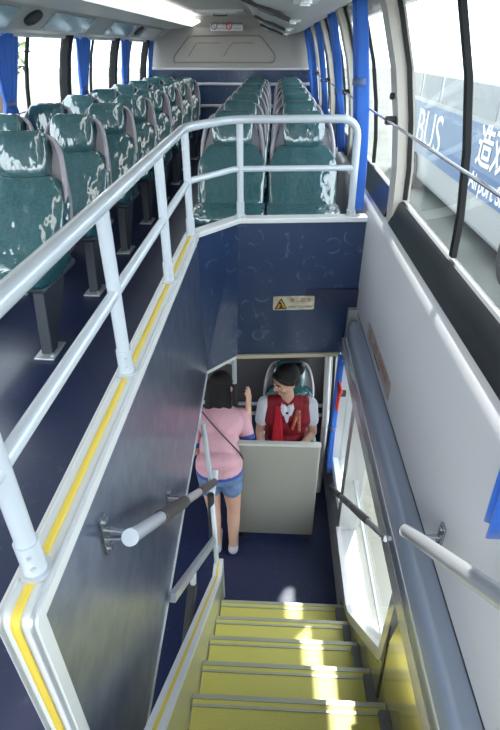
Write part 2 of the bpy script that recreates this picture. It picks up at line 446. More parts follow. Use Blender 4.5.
# --- right side wall, upper deck
WR = [(0.605, 0.66), (0.60, 0.80), (0.575, 1.0), (0.535, 1.2), (0.47, 1.40), (0.42, 1.52)]
LOW = [(0.545, -0.40), (0.545, 0.485), (0.552, 0.505), (0.566, 0.535), (0.60, 0.55)]
bm = bmesh.new()
prism_y(bm, LOW + [(0.66, 0.56), (0.66, -0.40)], Y0, Y1)
PIL_R = [-0.75, 0.75, 2.52, 4.22, 5.82, 7.42]
struct('wall_right', bm, 'cream_wall', smooth=50)
bm = bmesh.new()
bb(bm, 0.5435, 0.5455, 0.2, 2.84, -0.135, -0.128)
struct('trim_4', bm, 'black_frame')
ORDN = 0
def pillar(y, w, sgn=1, mat='pillar'):
    prof = [(0.575, 0.53), (0.572, 0.66)] + [(x-0.035, z) for x, z in WR[1:]]
    prof = ribbon(prof, 0.075)
    if sgn < 0: prof = [(-1.38-x, z) for x, z in prof]
    b = bmesh.new(); prism_y(b, prof, y-w/2, y+w/2); return b
n_tr = 5
for y in PIL_R[1:]:
    struct('trim_%d' % n_tr, pillar(y, 0.125), 'pillar', smooth=50); n_tr += 1
# windows
def side_window(idx, ya, yb, sgn, mull):
    def f(p): return [((-1.38-x) if sgn < 0 else x, z) for x, z in p]
    prof = [(x+0.02, z) for x, z in WR]
    b = bmesh.new(); prism_y(b, f([(0.562, 0.545), (0.578, 0.585), (0.598, 0.64), (0.608, 0.652), (0.622, 0.652), (0.668, 0.57), (0.668, 0.545)]), ya, yb)
    frame = struct('window_%d' % idx, b, 'black_frame', smooth=30)
    b = bmesh.new(); prism_y(b, f(ribbon(prof, 0.006)), ya+0.01, yb-0.01); g = obj('pane', b, 'glass', frame)
    for m, w in mull:
        b = bmesh.new(); prism_y(b, f(ribbon([(x+0.010, z) for x, z in WR], 0.018)), m-w/2, m+w/2); obj('mullion', b, 'rubber', frame)
    b = bmesh.new(); prism_y(b, f(ribbon([(0.415, 1.50), (0.40, 1.535)], 0.05)), ya, yb); obj('top_rail', b, 'black_frame', frame)
    return frame
w = 1
ys = PIL_R
for a, b_ in zip(ys[1:], ys[2:] + [Y1-0.02]):
    ya, yb = a+0.055, b_-0.055
    side_window(w, ya, yb, 1, [((1.69 if a < 1 else (ya+yb)/2), 0.030), (yb-0.009, 0.022), (ya+0.009, 0.022)]); w += 1
side_window(w, -0.7, 0.695, 1, [(0.0, 0.035)]); w += 1

# left side wall
bm = bmesh.new()
prism_y(bm, [(-1.38-x, z) for x, z in LOW + [(0.66, 0.56), (0.66, -0.40)]], Y0, Y1)
struct('wall_left', bm, 'cream_wall', smooth=50)
PIL_L = [0.45, 2.05, 3.65, 5.25, 6.85, 8.45]
for y in PIL_L:
    struct('trim_%d' % n_tr, pillar(y, 0.10, -1), 'rubber', smooth=50); n_tr += 1
for a, b_ in zip(PIL_L, PIL_L[1:] + [Y1+0.03]):
    ya, yb = a+0.05, b_-0.05
    side_window(w, ya, yb, -1, [((ya+yb)/2, 0.035)] if yb-ya > 0.6 else []); w += 1

# --- guard rods across the windows
def rod(x, z, ya, yb, lab, brk):
    t = thing('window_guard_rod', lab, 'guard rod', (x, ya, z))
    b = bmesh.new(); tube(b, [(x, ya, z), (x, yb, z)], 0.0055, 8); obj('rod', b, 'steel', t, world=1)
    for yy in brk:
        b = bmesh.new(); rbox(b, (x+(0.018 if x > 0 else -0.018), yy, z), (0.055, 0.028, 0.035), 0.008); obj('bracket', b, 'grip', t, world=1)
    return t
rod(0.50, 0.995, 0.2, 8.7, 'thin metal guard rod running along the right windows', (0.75, 2.50, 4.22, 5.82, 7.42))
rod(-1.885, 0.86, 0.2, 8.7, 'thin metal guard rod running along the left windows', (2.05, 3.65, 5.25, 6.85, 8.45))
bm = bmesh.new(); rbox(bm, (0.512, 2.52, 1.09), (0.02, 0.028, 0.028), 0.008)
tag(obj('coat_hook', bm, 'grip'), 'small black hook on the beige window pillar above the rod bracket', 'hook')

# ---------------------------------------------------------------- curtains
def curtain(lab, x, y, width, ztop, zbot, tie, side, pinch=0.35, lean=0.10, bottom_w=0.9, gather=4, mat='curtain', grp=None, amp=0.026):
    """pleated curtain hanging beside the window wall; x at the bottom, leans inwards to the top"""
    t = thing('curtain', lab, 'curtain', (x, y, zbot), group=grp)
    b = bmesh.new(); nz, ny = 22, 40
    rows = []
    for i in range(nz+1):
        u = i/nz; z = zbot + (ztop-zbot)*u
        d = abs(z-tie)/max(0.01, (ztop-tie) if z > tie else (tie-zbot))
        wf = pinch + (1-pinch)*min(1, d)**0.8 * (1.0 if z > tie else bottom_w)
        xx = x - side*lean*max(0, u)**1.6
        row = []
        for j in range(ny+1):
            v = j/ny - 0.5
            am = amp*(0.7+0.3*math.sin(u*3+j*0.2))
            row.append((xx + side*(-0.02) + am*math.cos(2*PI*gather*(v+0.5)+0.5*math.sin(3*u)), y + v*width*wf + 0.006*math.sin(9*u), z + 0.01*math.sin(9*v)))
        rows.append(row)
    vs = [[b.verts.new(p) for p in r] for r in rows]
    for i in range(nz):
        for j in range(ny): b.faces.new((vs[i][j], vs[i][j+1], vs[i+1][j+1], vs[i+1][j]))
    o = obj('cloth', b, mat, t, smooth=80, world=1)
    md = o.modifiers.new('solid', 'SOLIDIFY'); md.thickness = 0.003
    if tie > zbot+0.01:
        b = bmesh.new()
        u = (tie-zbot)/(ztop-zbot); xx = x - side*lean*u**1.6 - side*0.02
        ww = width*pinch*0.5+0.008
        pts = [V(xx+(amp+0.008)*math.cos(a), y+ww*math.sin(a), tie) for a in [2*PI*k/24 for k in range(25)]]
        for k in range(24):
            p, q = pts[k], pts[k+1]
            b.faces.new([b.verts.new(c) for c in (p-V(0, 0, .018), q-V(0, 0, .018), q+V(0, 0, .018), p+V(0, 0, .018))])
        bmesh.ops.remove_doubles(b, verts=b.verts, dist=1e-4)
        o = obj('tie_band', b, 'strap', t, smooth=80, world=1)
        md = o.modifiers.new('solid', 'SOLIDIFY'); md.thickness = 0.003
    return t
curtain('blue curtain gathered at the right end of the grey guard rail', 0.515, 3.04, 0.16, 1.48, 0.47, 1.12, 1, pinch=0.8, lean=0.10, gather=3, bottom_w=1.0, amp=0.036)
curtain('blue curtain just past the second right window pillar', 0.565, 4.55, 0.36, 1.475, 0.55, 0.98, 1, lean=0.15, gather=5)
curtain('blue curtain at the third right window pillar', 0.565, 6.10, 0.36, 1.475, 0.55, 0.98, 1, lean=0.15, gather=5)
curtain('blue curtain at the fourth right window pillar', 0.565, 7.62, 0.40, 1.475, 0.55, 0.98, 1, lean=0.15, gather=5)
curtain('blue curtain in the far right corner against the end wall', 0.565, 8.55, 0.34, 1.475, 0.6, 0.98, 1, lean=0.15, gather=5)
curtain('nearest blue curtain, only its tip seen on the right wall', 0.545, 0.80, 0.16, 1.45, 0.325, 0.62, 1, pinch=0.4, lean=0.06, bottom_w=0.06, gather=2, amp=0.016)
lx = -1.942
curtain('leftmost blue tied curtain on the left windows', lx, 3.93, 0.40, 1.345, 0.5, 0.93, -1, lean=0.09, gather=5, bottom_w=1.1, amp=0.018)
curtain('second blue tied curtain on the left windows', lx, 5.55, 0.42, 1.345, 0.5, 0.93, -1, lean=0.09, gather=5, bottom_w=1.1, amp=0.018)
curtain('third blue tied curtain on the left windows', lx, 7.12, 0.40, 1.345, 0.5, 0.93, -1, lean=0.09, gather=5, bottom_w=1.1, amp=0.018)
curtain('blue curtain in the far left corner of the upper deck', lx, 8.60, 0.28, 1.345, 0.5, 0.93, -1, lean=0.09, gather=5, bottom_w=1.1, amp=0.018)

# ================================================================ SEATS
def cushion_bm(prof_pts, w, r=0.03, bulge=0.02, nx=10, taper=None):
    """soft slab: side profile [(y,z)] closed loop, lofted over the width with rounded sides"""
    b = bmesh.new(); loops = []
    cy = sum(p[0] for p in prof_pts)/len(prof_pts); cz = sum(p[1] for p in prof_pts)/len(prof_pts)
    secs = [(-1.0, 0.72), (-0.985, 0.84), (-0.95, 0.92), (-0.88, 0.975), (-0.7, 1.0), (-0.35, 1.0), (0, 1.0), (0.35, 1.0), (0.7, 1.0), (0.88, 0.975), (0.95, 0.92), (0.985, 0.84), (1.0, 0.72)]
    zs = [p[1] for p in prof_pts]; zmin, zmax = min(zs), max(zs)
    for u, s in secs:
        L = []
        for (y, z) in prof_pts:
            ww = w/2
            if taper:
                tt = (z-zmin)/(zmax-zmin+1e-6); ww *= taper(tt)
            yy = cy + (y-cy)*s; zz = cz + (z-cz)*(s*0.35+0.65)
            L.append(b.verts.new((u*ww, yy - bulge*(1-u*u)*(1 if y < cy else 0), zz)))
        loops.append(L)
    n = len(prof_pts)
    for A, B in zip(loops, loops[1:]):
        for k in range(n): b.faces.new((A[k], A[(k+1) % n], B[(k+1) % n], B[k]))
    b.faces.new(loops[0]); b.faces.new(loops[-1][::-1])
    return b

def smooth_loop(pts, it=2):
    for _ in range(it):
        out = []
        for i in range(len(pts)):
            a = pts[i]; c = pts[(i+1) % len(pts)]
            out.append((a[0]*.75+c[0]*.25, a[1]*.75+c[1]*.25)); out.append((a[0]*.25+c[0]*.75, a[1]*.25+c[1]*.75))
        pts = out
    return pts

SZ = 0.94
def make_seat(leg_side):
    """local frame: origin on the floor, seat looks towards -Y"""
    t = thing('bus_seat', '', 'seat')
    # cushion
    b = cushion_bm(smooth_loop([(-0.285, 0.36), (-0.305, 0.425), (-0.27, 0.472), (-0.05, 0.465), (0.12, 0.45), (0.15, 0.37), (0.0, 0.36)]), 0.445, bulge=0.012)
    obj('cushion', b, 'teal', t, smooth=60)
    # backrest
    tp = lambda q: 1.0 - 0.02*(1-q) - 0.30*max(0, (q-0.62)/0.38)**2.2
    b = cushion_bm(smooth_loop([(-0.06, 0.425), (-0.03, 0.475), (0.03, 0.535), (0.085, 0.61), (0.155, 0.71), (0.208, 0.775), (0.25, 0.79), (0.285, 0.765), (0.25, 0.68), (0.19, 0.52), (0.12, 0.42)]), 0.44, bulge=0.018, taper=tp)
    obj('backrest', b, 'teal', t, smooth=60)
    # headrest
    tp2 = lambda q: 0.90 + 0.10*math.sin(PI*min(1, q*1.05)) - 0.12*max(0, (q-0.8)/0.2)**2
    b = cushion_bm(smooth_loop([(0.215, 0.785), (0.222, 0.85), (0.255, 0.95), (0.292, 0.992), (0.345, 0.985), (0.355, 0.92), (0.33, 0.79), (0.265, 0.765)]), 0.268, bulge=0.016, taper=tp2)
    obj('headrest', b, 'teal', t, smooth=60)
    # moulded shell behind the backrest with its two shoulder handles
    b = cushion_bm(smooth_loop([(0.215, 0.42), (0.27, 0.56), (0.33, 0.74), (0.37, 0.89), (0.385, 0.945), (0.355, 0.945), (0.30, 0.80), (0.24, 0.62), (0.17, 0.44)]), 0.40, bulge=-0.01, taper=lambda q: 1.0-0.32*max(0, (q-0.45)/0.55)**1.5)
    sh = obj('back_shell', b, 'seat_shell', t, smooth=60)
    for s in (-1, 1):
        b = bmesh.new()
        tube(b, [V(s*0.205, 0.235, 0.66), V(s*0.215, 0.255, 0.76), V(s*0.195, 0.295, 0.87), V(s*0.165, 0.335, 0.945), V(s*0.10, 0.355, 0.972)], 0.0, 10, 0.06, radii=None if False else None) if False else None
        pts = fillet([V(s*0.196, 0.215, 0.60), V(s*0.203, 0.250, 0.76), V(s*0.176, 0.315, 0.89), V(s*0.140, 0.352, 0.945), V(s*0.08, 0.362, 0.955)], 0.06)
        tube(b, pts, 0.0135, 10, 0, flat=1.6)
        obj('shoulder_handle', b, 'seat_shell', t, smooth=60)
    # seat pan and pedestal
    b = bmesh.new(); rbox(b, (0, -0.02, 0.345), (0.42, 0.40, 0.04), 0.018)
    obj('seat_pan', b, 'seat_dark', t)
    b = bmesh.new()
    x = leg_side*0.16
    slab(b, [V(x-0.03, -0.21, 0.33), V(x-0.03, 0.08, 0.33), V(x-0.025, -0.20, 0.0+0.012), V(x-0.025, -0.270, 0.012)], (0.055, 0, 0))
    obj('leg', b, 'seat_dark', t, smooth=0, bevel=0.006)
    b = bmesh.new(); rbox(b, (x, -0.225, 0.007), (0.10, 0.17, 0.014), 0.006)
    disc(b, (x+0.035*leg_side, -0.28, 0.018), 0.012, (0, 0, 1), 0.012, 8)
    obj('foot_plate', b, 'silver', t)
    for c in COL.objects:
        if c.parent == t: c.data.transform(Matrix.Diagonal((1, 1, SZ, 1)))
    return t
PITCH = 0.73
protoL = make_seat(1); protoR = make_seat(-1)
snapshot(protoL); snapshot(protoR)
used = set()
def place(proto, x, y, lab, grp):
    if proto.name not in used: o = proto; used.add(proto.name)
    else: o = copy_tree(proto)
    o.location = (x, y, 0); o['label'] = lab; o['group'] = grp; o['category'] = 'seat'
    return o
for k in range(8):
    place(protoL, -1.24, 2.30+PITCH*k, 'plastic-wrapped teal seat, %s in the aisle-side row left of the aisle, counted from the camera' % ORD[k], 'seats of the left aisle-side row')
for k in range(1, 9):
    if 2.30+PITCH*k > 8.2: break
    place(protoL, -1.685, 2.30+PITCH*k, 'plastic-wrapped teal seat, %s in the row beside the left windows, counted from the camera' % ORD[k-1], 'seats of the left window row')
for k in range(7):
    place(protoR, -0.275, 3.28+PITCH*k, 'plastic-wrapped teal seat, %s behind the rail in the aisle-side row right of the aisle' % ORD[k], 'seats of the right aisle-side row')
for k in range(7):
    place(protoR, 0.185, 3.28+PITCH*k, 'plastic-wrapped teal seat, %s behind the rail in the row beside the right windows' % ORD[k], 'seats of the right window row')

# ================================================================ STAIRWELL PARTITION
XP = -0.41; ZT = 0.45
A0 = V(XP, 0.53, 0); A1 = V(XP, 2.60, 0); A2 = V(-0.20, 2.86, 0); A3 = V(0.54, 2.93, 0)
part = thing('stairwell_partition', 'low partition walling off the stairwell, white capping with a yellow line', 'partition', (XP, 1.5, 0))
bm = bmesh.new()
slab(bm, [V(XP-0.035, 0.47, ZT-0.02), V(XP-0.035, 2.60, ZT-0.02), V(XP-0.035, 2.72, -0.51), V(XP-0.035, 0.66, -0.76), V(XP-0.035, 0.47, -0.76)], (0.043, 0, 0))
o = obj('side_panel', bm, 'steel_panel', part, world=1, smooth=0); o['label'] = 'glossy steel-blue panel lining the left of the stairs'
bm = bmesh.new()
d = (A2-A1).normalized(); nn = V(-d.y, d.x, 0)
slab(bm, [V(XP, 2.60, ZT-0.02), V(-0.20, 2.86, ZT-0.02), V(-0.215, 2.86, -0.47), V(XP, 2.70, -0.51)], nn*0.03)
o = obj('corner_panel', bm, 'navy_wall', part, world=1, smooth=0)
bm = bmesh.new()
slab(bm, [V(-0.205, 2.86, ZT-0.02), V(0.548, 2.93, ZT-0.02), V(0.548, 2.93, -0.47), V(-0.22, 2.86, -0.47)], (0, 0.03, 0))
o = obj('end_panel', bm, 'navy_wall', part, world=1, smooth=0); o['label'] = 'dark navy patterned panel closing the far end of the stairwell'
# capping
def path_strip(pts, w, z0, z1, close=False):
    b = bmesh.new(); n = len(pts); L = []; R = []
    for i, p in enumerate(pts):
        if i == 0: t = (pts[1]-p).normalized()
        elif i == n-1: t = (p-pts[-2]).normalized()
        else: t = ((pts[i+1]-p).normalized()+(p-pts[i-1]).normalized()).normalized()
        s = V(-t.y, t.x, 0)
        k = 1.0
        if 0 < i < n-1:
            k = 1/max(0.5, t.dot((pts[i+1]-p).normalized()))
        L.append(p+s*w/2*k); R.append(p-s*w/2*k)
    ring = lambda z, Q: [b.verts.new((q.x, q.y, z)) for q in Q]
    lt, rt, lb, rb = ring(z1, L), ring(z1, R), ring(z0, L), ring(z0, R)
    for i in range(n-1):
        b.faces.new((lt[i], lt[i+1], rt[i+1], rt[i])); b.faces.new((lb[i], rb[i], rb[i+1], lb[i+1]))
        b.faces.new((lt[i], lb[i], lb[i+1], lt[i+1])); b.faces.new((rt[i], rt[i+1], rb[i+1], rb[i]))
    b.faces.new((lt[0], rt[0], rb[0], lb[0])); b.faces.new((lt[-1], lb[-1], rb[-1], rt[-1]))
    return b
cap_pts = [V(XP-0.012, 0.465, 0), V(XP-0.012, 2.59, 0), V(-0.205, 2.872, 0), V(0.545, 2.942, 0)]
b = path_strip([V(XP-0.012, 2.55, 0)] + cap_pts[1:], 0.075, ZT-0.03, ZT)
o = obj('capping', b, 'white_trim', part, world=1, smooth=0, bevel=0.006)
# near end: rounded fold down to the floor opening
NE = fillet([V(0, 0.95, ZT), V(0, 0.465, ZT), V(0, 0.465, -0.76)], 0.03, 8)
bm = bmesh.new()
prof = [(2.552, ZT)] + [(p.y, p.z) for p in NE]
prism_x(bm, prof + [(0.495, -0.76), (0.495, ZT-0.03), (2.552, ZT-0.03)], XP-0.0495, XP+0.0255)
obj('side_capping', bm, 'white_trim', part, world=1, smooth=30)
# raised silver edges of the capping
for s in (-0.028, 0.028):
    bm = bmesh.new(); tube(bm, [V(XP-0.012+s, 2.58, ZT+0.001)] + [V(XP-0.012+s, p.y-0.002, p.z+0.001) for p in fillet([V(0, 1.0, ZT), V(0, 0.465, ZT), V(0, 0.465, -0.75)], 0.03, 8)], 0.0045, 6)
    obj('edge_bead', bm, 'silver', part, world=1)
# yellow line
bm = bmesh.new()
yl = [V(XP-0.012, p.y - (0.003 if p.y < 0.49 else 0), p.z+0.0015) for p in fillet([V(0, 2.585, ZT), V(0, 0.463, ZT), V(0, 0.463, -0.75)], 0.03, 8)]
Lv = [bm.verts.new(p+V(-0.0085, 0, 0)) for p in yl]; Rv = [bm.verts.new(p+V(0.0085, 0, 0)) for p in yl]
for i in range(len(yl)-1): bm.faces.new((Lv[i], Rv[i], Rv[i+1], Lv[i+1]))
o = obj('yellow_line', bm, 'yellow', part, world=1); md = o.modifiers.new('solid', 'SOLIDIFY'); md.thickness = 0.002; md.offset = 0
# lower edge strips
def strip3(pts, w, h, mat, name):
    b = bmesh.new()
    for p, q in zip(pts, pts[1:]): bar_between(b, p, q, w, h)
    return obj(name, b, mat, part, world=1, smooth=0)
strip3([V(XP-0.012, 0.66, -0.765), V(XP-0.012, 2.725, -0.515)], 0.05, 0.02, 'white_trim', 'lower_edging')
strip3([V(XP-0.005, 2.72, -0.515), V(-0.225, 2.872, -0.478)], 0.045, 0.022, 'white_trim', 'lower_edging')
strip3([V(-0.225, 2.868, -0.478), V(0.47, 2.932, -0.478)], 0.05, 0.026, pbr('beige_edge', (0.55, 0.49, 0.36), 0.45), 'lower_edging')

# warning plate on end panel
t_ = thing('warning_plate', 'brassy plate with an amber warning triangle on the navy end panel', 'sign', (0.13, 2.88, -0.04))
def on_panel(x, z, off=0.0): return V(x, 2.86 + (x+0.205)*0.093 - off, z)
xd = V(1, 0.093, 0).normalized()
bm = bmesh.new(); slab(bm, [on_panel(0.015, -0.14, .001), on_panel(0.275, -0.14, .001), on_panel(0.275, -0.045, .001), on_panel(0.015, -0.045, .001)], (0, -0.004, 0))
obj('plate', bm, 'plate', t_, world=1, smooth=0)
bm = bmesh.new(); slab(bm, [on_panel(0.025, -0.132, .005), on_panel(0.105, -0.132, .005), on_panel(0.065, -0.055, .005)], (0, -0.002, 0)); tri = obj('triangle', bm, 'ink', t_, world=1, smooth=0)
bm = bmesh.new(); slab(bm, [on_panel(0.036, -0.126, .007), on_panel(0.094, -0.126, .007), on_panel(0.065, -0.070, .007)], (0, -0.0015, 0)); obj('triangle_face', bm, 'amber', t_, world=1, smooth=0)
bm = bmesh.new()
disc(bm, on_panel(0.062, -0.092, .0095), 0.008, (0, -1, 0), 0.002)
slab(bm, [on_panel(0.052, -0.124, .0088), on_panel(0.062, -0.124, .0088), on_panel(0.078, -0.108, .0088), on_panel(0.068, -0.098, .0088)], (0, -0.0015, 0))
slab(bm, [on_panel(0.064, -0.124, .0088), on_panel(0.084, -0.124, .0088), on_panel(0.084, -0.119, .0088), on_panel(0.064, -0.119, .0088)], (0, -0.0015, 0))
obj('pictogram', bm, 'ink', t_, world=1, smooth=0)
text_obj('lettering', '当心碰头', 0.036, 'brown_ink', t_, on_panel(0.188, -0.075, .006), xd, (0, 0, 1))
text_obj('lettering', 'Watch Your Head', 0.020, 'grey_ink', t_, on_panel(0.188, -0.118, .006), xd, (0, 0, 1), bold=0.0004)
# folded plastic film at the lower right corner
# ================================================================ GUARD RAIL
gr = thing('guard_rail', 'pale grey tubular guard rail standing on the stairwell partition', 'guard rail', (XP, 1.5, ZT))
xr = XP-0.012
zt, zm = 0.955, 0.71
ra = V(xr, 0.0, 0)
path_top = [V(xr, 0.30, zt-0.02), V(xr, 2.56, zt), V(-0.22, 2.875, zt), V(0.44, 2.935, zt), V(0.45, 2.937, ZT+0.005)]
bm = bmesh.new(); tube(bm, fillet([Vector(p) for p in path_top], 0.10, 8), 0.0205, 16)
obj('top_rail', bm, 'tube', gr, world=1)
bm = bmesh.new(); tube(bm, [V(xr, 0.30, zm), V(xr, 2.57, zm), V(-0.215, 2.875, zm), V(0.445, 2.935, zm)], 0.016, 14, 0.04)
obj('middle_rail', bm, 'tube', gr, world=1)
for i, (x, y) in enumerate(((xr, 0.56), (xr, 1.225), (xr, 1.92), (xr, 2.535), (-0.185, 2.877))):
    bm = bmesh.new(); tube(bm, [V(x, y, ZT), V(x, y, zt)], 0.0185, 14)
    p_ = obj('post', bm, 'tube', gr, world=1)
    bm = bmesh.new(); tube(bm, [V(x, y, ZT+0.012), V(x, y, ZT+0.085)], 0.0225, 14)
    s_ = obj('socket', bm, 'tube', p_)
    bm = bmesh.new(); tube(bm, [V(x, y, ZT+0.0005), V(x, y, ZT+0.012)], 0.030, 16)
    for zz in (0.035, 0.065): disc(bm, (x+0.010, y-0.0205, ZT+zz), 0.005, (0.4, -1, 0), 0.006, 8)
    obj('flange', bm, 'silver', p_)
bm = bmesh.new(); tube(bm, [V(0.45, 2.937, ZT+0.0005), V(0.45, 2.937, ZT+0.03)], 0.027, 16); obj('flange', bm, 'silver', gr, world=1)

# ================================================================ HANDRAILS
# left handrail on the panel
hl = thing('handrail', 'stair handrail with black grip sleeves fixed to the left panel', 'handrail', (-0.33, 1.5, -0.4))
p0 = V(-0.325, 0.79, 0.265); p1 = V(-0.325, 2.26, -1.045)
dd = (p1-p0).normalized()
bm = bmesh.new(); tube(bm, [p0, p1, p1+V(-0.0, 0.06, 0.04), ], 0.019, 16, 0.02); obj('tube', bm, 'tube', hl, world=1)
for a, b_ in ((0.17, 0.40), (0.62, 0.98)):
    bm = bmesh.new(); q0 = p0.lerp(p1, a); q1 = p0.lerp(p1, b_); tube(bm, [q0, q1], 0.0235, 16)
    obj('grip_sleeve', bm, 'grip_grey', hl, world=1)
bm = bmesh.new(); tube(bm, [p0-dd*0.012, p0+dd*0.004], 0.0215, 16); obj('end_cap', bm, 'tube', hl, world=1)
for f_ in (0.012, 0.42):
    c = p0.lerp(p1, f_) + V(0, 0.0, 0)
    bm = bmesh.new()
    box(bm, (XP+0.012, c.y, c.z+0.0), (0.008, 0.035, 0.12))
    for s in (-1, 1):
        tube(bm, [V(XP+0.012, c.y, c.z+s*0.018), V(c.x, c.y, c.z+s*0.010)], 0.0065, 8)
        disc(bm, (XP+0.018, c.y, c.z+s*0.048), 0.010, (1, 0, 0), 0.014, 8)
    tube(bm, [c+V(0, 0, -0.01), c+V(0, 0, -0.03)], 0.006, 8)
    o = obj('wall_bracket', bm, 'steel', hl, world=1)

# near right handrail
hr = thing('handrail', 'near right stair handrail of polished tube on the cream wall', 'handrail', (0.47, 0.8, 0.1))
p0 = V(0.468, 1.13, -0.085); p1 = V(0.468, 0.25, 0.655)
bm = bmesh.new(); tube(bm, [p0, p1], 0.022, 16); obj('tube', bm, 'silver', hr, world=1)
dd = (p1-p0).normalized(); bm = bmesh.new(); tube(bm, [p0-dd*0.008, p0+dd*0.002], 0.024, 16); obj('end_cap', bm, 'steel', hr, world=1)
for f_ in (0.10, 0.8):
    c = p0.lerp(p1, f_); bm = bmesh.new()
    rbox(bm, (0.540, c.y, c.z+0.01), (0.010, 0.035, 0.10), 0.004)
    tube(bm, [V(0.54, c.y, c.z+0.01), V(0.50, c.y, c.z+0.005), c], 0.008, 8)
    for s in (-1, 1): disc(bm, (0.533, c.y, c.z+0.01+s*0.035), 0.007, (-1, 0, 0), 0.008, 8)
    obj('wall_bracket', bm, 'steel', hr, world=1)
# lower right handrail
hq = thing('handrail', 'lower right stair handrail with dark sleeves crossing the bright window', 'handrail', (0.47, 2.1, -1.0))
p0 = V(0.474, 1.30, -0.34); p1 = V(0.474, 2.66, -1.47)
bm = bmesh.new(); tube(bm, [p0, p1, p1+V(0.03, 0.04, 0.0)], 0.015, 14, 0.02); obj('tube', bm, 'steel', hq, world=1)
for a, b_ in ((0.22, 0.46), (0.50, 0.68), (0.72, 0.97)):
    bm = bmesh.new(); tube(bm, [p0.lerp(p1, a), p0.lerp(p1, b_)], 0.0195, 14); obj('grip_sleeve', bm, 'grip_grey', hq, world=1)
for f_ in (0.12, 0.98):
    c = p0.lerp(p1, f_); bm = bmesh.new(); tube(bm, [c, c+V(0.035, 0, 0)], 0.008, 8); disc(bm, c+V(0.033, 0, 0), 0.022, (1, 0, 0), 0.006); obj('wall_bracket', bm, 'steel', hq, world=1)

# ================================================================ BLUE-GREY BEAM on right
be = thing('window_beam', 'long blue-grey rounded beam along the right of the stairwell', 'beam', (0.5, 1.5, -0.3))
bm = bmesh.new()
pr = [(0.545, -0.135), (0.505, -0.137), (0.480, -0.150), (0.468, -0.175), (0.465, -0.30), (0.475, -0.315), (0.62, -0.32), (0.62, -0.135)]
a_pts = []
ysB = [-1.2, 2.60, 2.72, 2.80, 2.84, 2.855]; dz = [0, 0, 0.008, 0.03, 0.06, 0.10]
secs = []
for y, d_ in zip(ysB, dz):
    secs.append([bm.verts.new((min(0.62, x + (d_*0.6 if x < 0.5 else 0)), y, (z - d_ if z > -0.2 else z))) for x, z in pr])
for A, B in zip(secs, secs[1:]):
    for k in range(len(pr)): bm.faces.new((A[k], A[(k+1) % len(pr)], B[(k+1) % len(pr)], B[k]))
bm.faces.new(secs[0][::-1]); bm.faces.new(secs[-1])
obj('beam_body', bm, 'beam', be, world=1, smooth=50)
bm = bmesh.new(); prism_y(bm, [(0.4655, -0.315), (0.472, -0.42), (0.62, -0.42), (0.62, -0.315)], -1.2, 2.855)
obj('lower_face', bm, 'beam_face', be, world=1, smooth=0)
bm = bmesh.new(); tube(bm, [V(0.4665, -1.2, -0.232), V(0.4665, 2.7, -0.232)], 0.0035, 6); obj('bead', bm, 'white_trim', be, world=1)

# label strip on the right wall
t_ = thing('label_strip', 'narrow rose-tinted notice plate on the cream right wall above the beam', 'sign', (0.54, 2.15, -0.02))
bm = bmesh.new(); bb(bm, 0.5405, 0.544, 1.86, 2.46, -0.085, 0.005); obj('plate', bm, 'plate_rose', t_, world=1, smooth=0)
text_obj('lettering', '小心台阶 注意安全', 0.055, pbr('rose_ink', (0.34, 0.20, 0.16), 0.5), t_, (0.540, 2.16, -0.026), (0, -1, 0), (0, 0, 1))
text_obj('lettering', 'Mind The Step', 0.026, 'grey_ink', t_, (0.540, 2.16, -0.068), (0, -1, 0), (0, 0, 1))

# ================================================================ LOWER RIGHT WALL with its window
XW = 0.49
bm = bmesh.new()
bb(bm, XW, 0.60, 0.0, 1.10, ZL, -0.42)
# under the stairs-side window: slanted lower edge
prism_x(bm, [(1.10, ZL), (1.10, -0.80), (1.15, -0.86), (1.62, -1.40), (1.70, -1.45), (2.30, -1.45), (2.30, ZL)], XW, 0.60)
bb(bm, XW, 0.60, 2.30, 4.4, ZL, -1.38)
bb(bm, XW, 0.60, 2.26, 2.36, -1.45, -0.42)
bb(bm, XW, 0.60, 2.86, 2.95, -1.40, -0.12)
bb(bm, XW, 0.60, 3.45, 4.4, -1.40, -0.12)
bb(bm, XW, 0.60, 2.9, 4.4, -0.42, -0.12)
struct('wall_right_lower', bm, pbr('lower_wall', (0.42, 0.42, 0.42), 0.3, 0.3, 0.3), smooth=0)
WP = [(1.10, -0.42), (1.10, -0.80), (1.15, -0.86), (1.62, -1.40), (1.70, -1.45), (2.26, -1.45), (2.26, -0.42)]
bm = bmesh.new(); 
frame_path = [V(XW-0.004, y, z) for y, z in WP[:1]+WP[1:6]]
for p, q in zip(frame_path, frame_path[1:]): bar_between(bm, p, q, 0.03, 0.05)
wf = struct('window_%d' % w, bm, 'beam_face', smooth=0)
bm = bmesh.new(); prism_x(bm, WP, 0.55, 0.556); obj('pane', bm, 'glass', wf, smooth=0)  # glass carried down in place of the sunlit sill ledge, for its brightness
bm = bmesh.new(); bar_between(bm, V(0.545, 1.28, -1.0), V(0.545, 2.27, -1.0), 0.012, 0.014); obj('mullion', bm, 'silver', wf)  # added bar marking where the glass ends and the sunlit ledge starts
w += 1
bm = bmesh.new(); 
for (ya, yb) in ((2.36, 2.86), (2.95, 3.45)):
    bb(bm, 0.50, 0.54, ya, yb, -1.40, -1.36); bb(bm, 0.50, 0.54, ya, yb, -0.46, -0.42); bb(bm, 0.50, 0.54, ya, ya+0.03, -1.4, -0.42)
wf2 = struct('window_%d' % w, bm, 'white_trim', smooth=0)
bm = bmesh.new()
for (ya, yb) in ((2.36, 2.86), (2.95, 3.45)): bb(bm, 0.55, 0.556, ya, yb, -1.40, -0.42)
obj('pane', bm, 'glass', wf2, smooth=0); w += 1
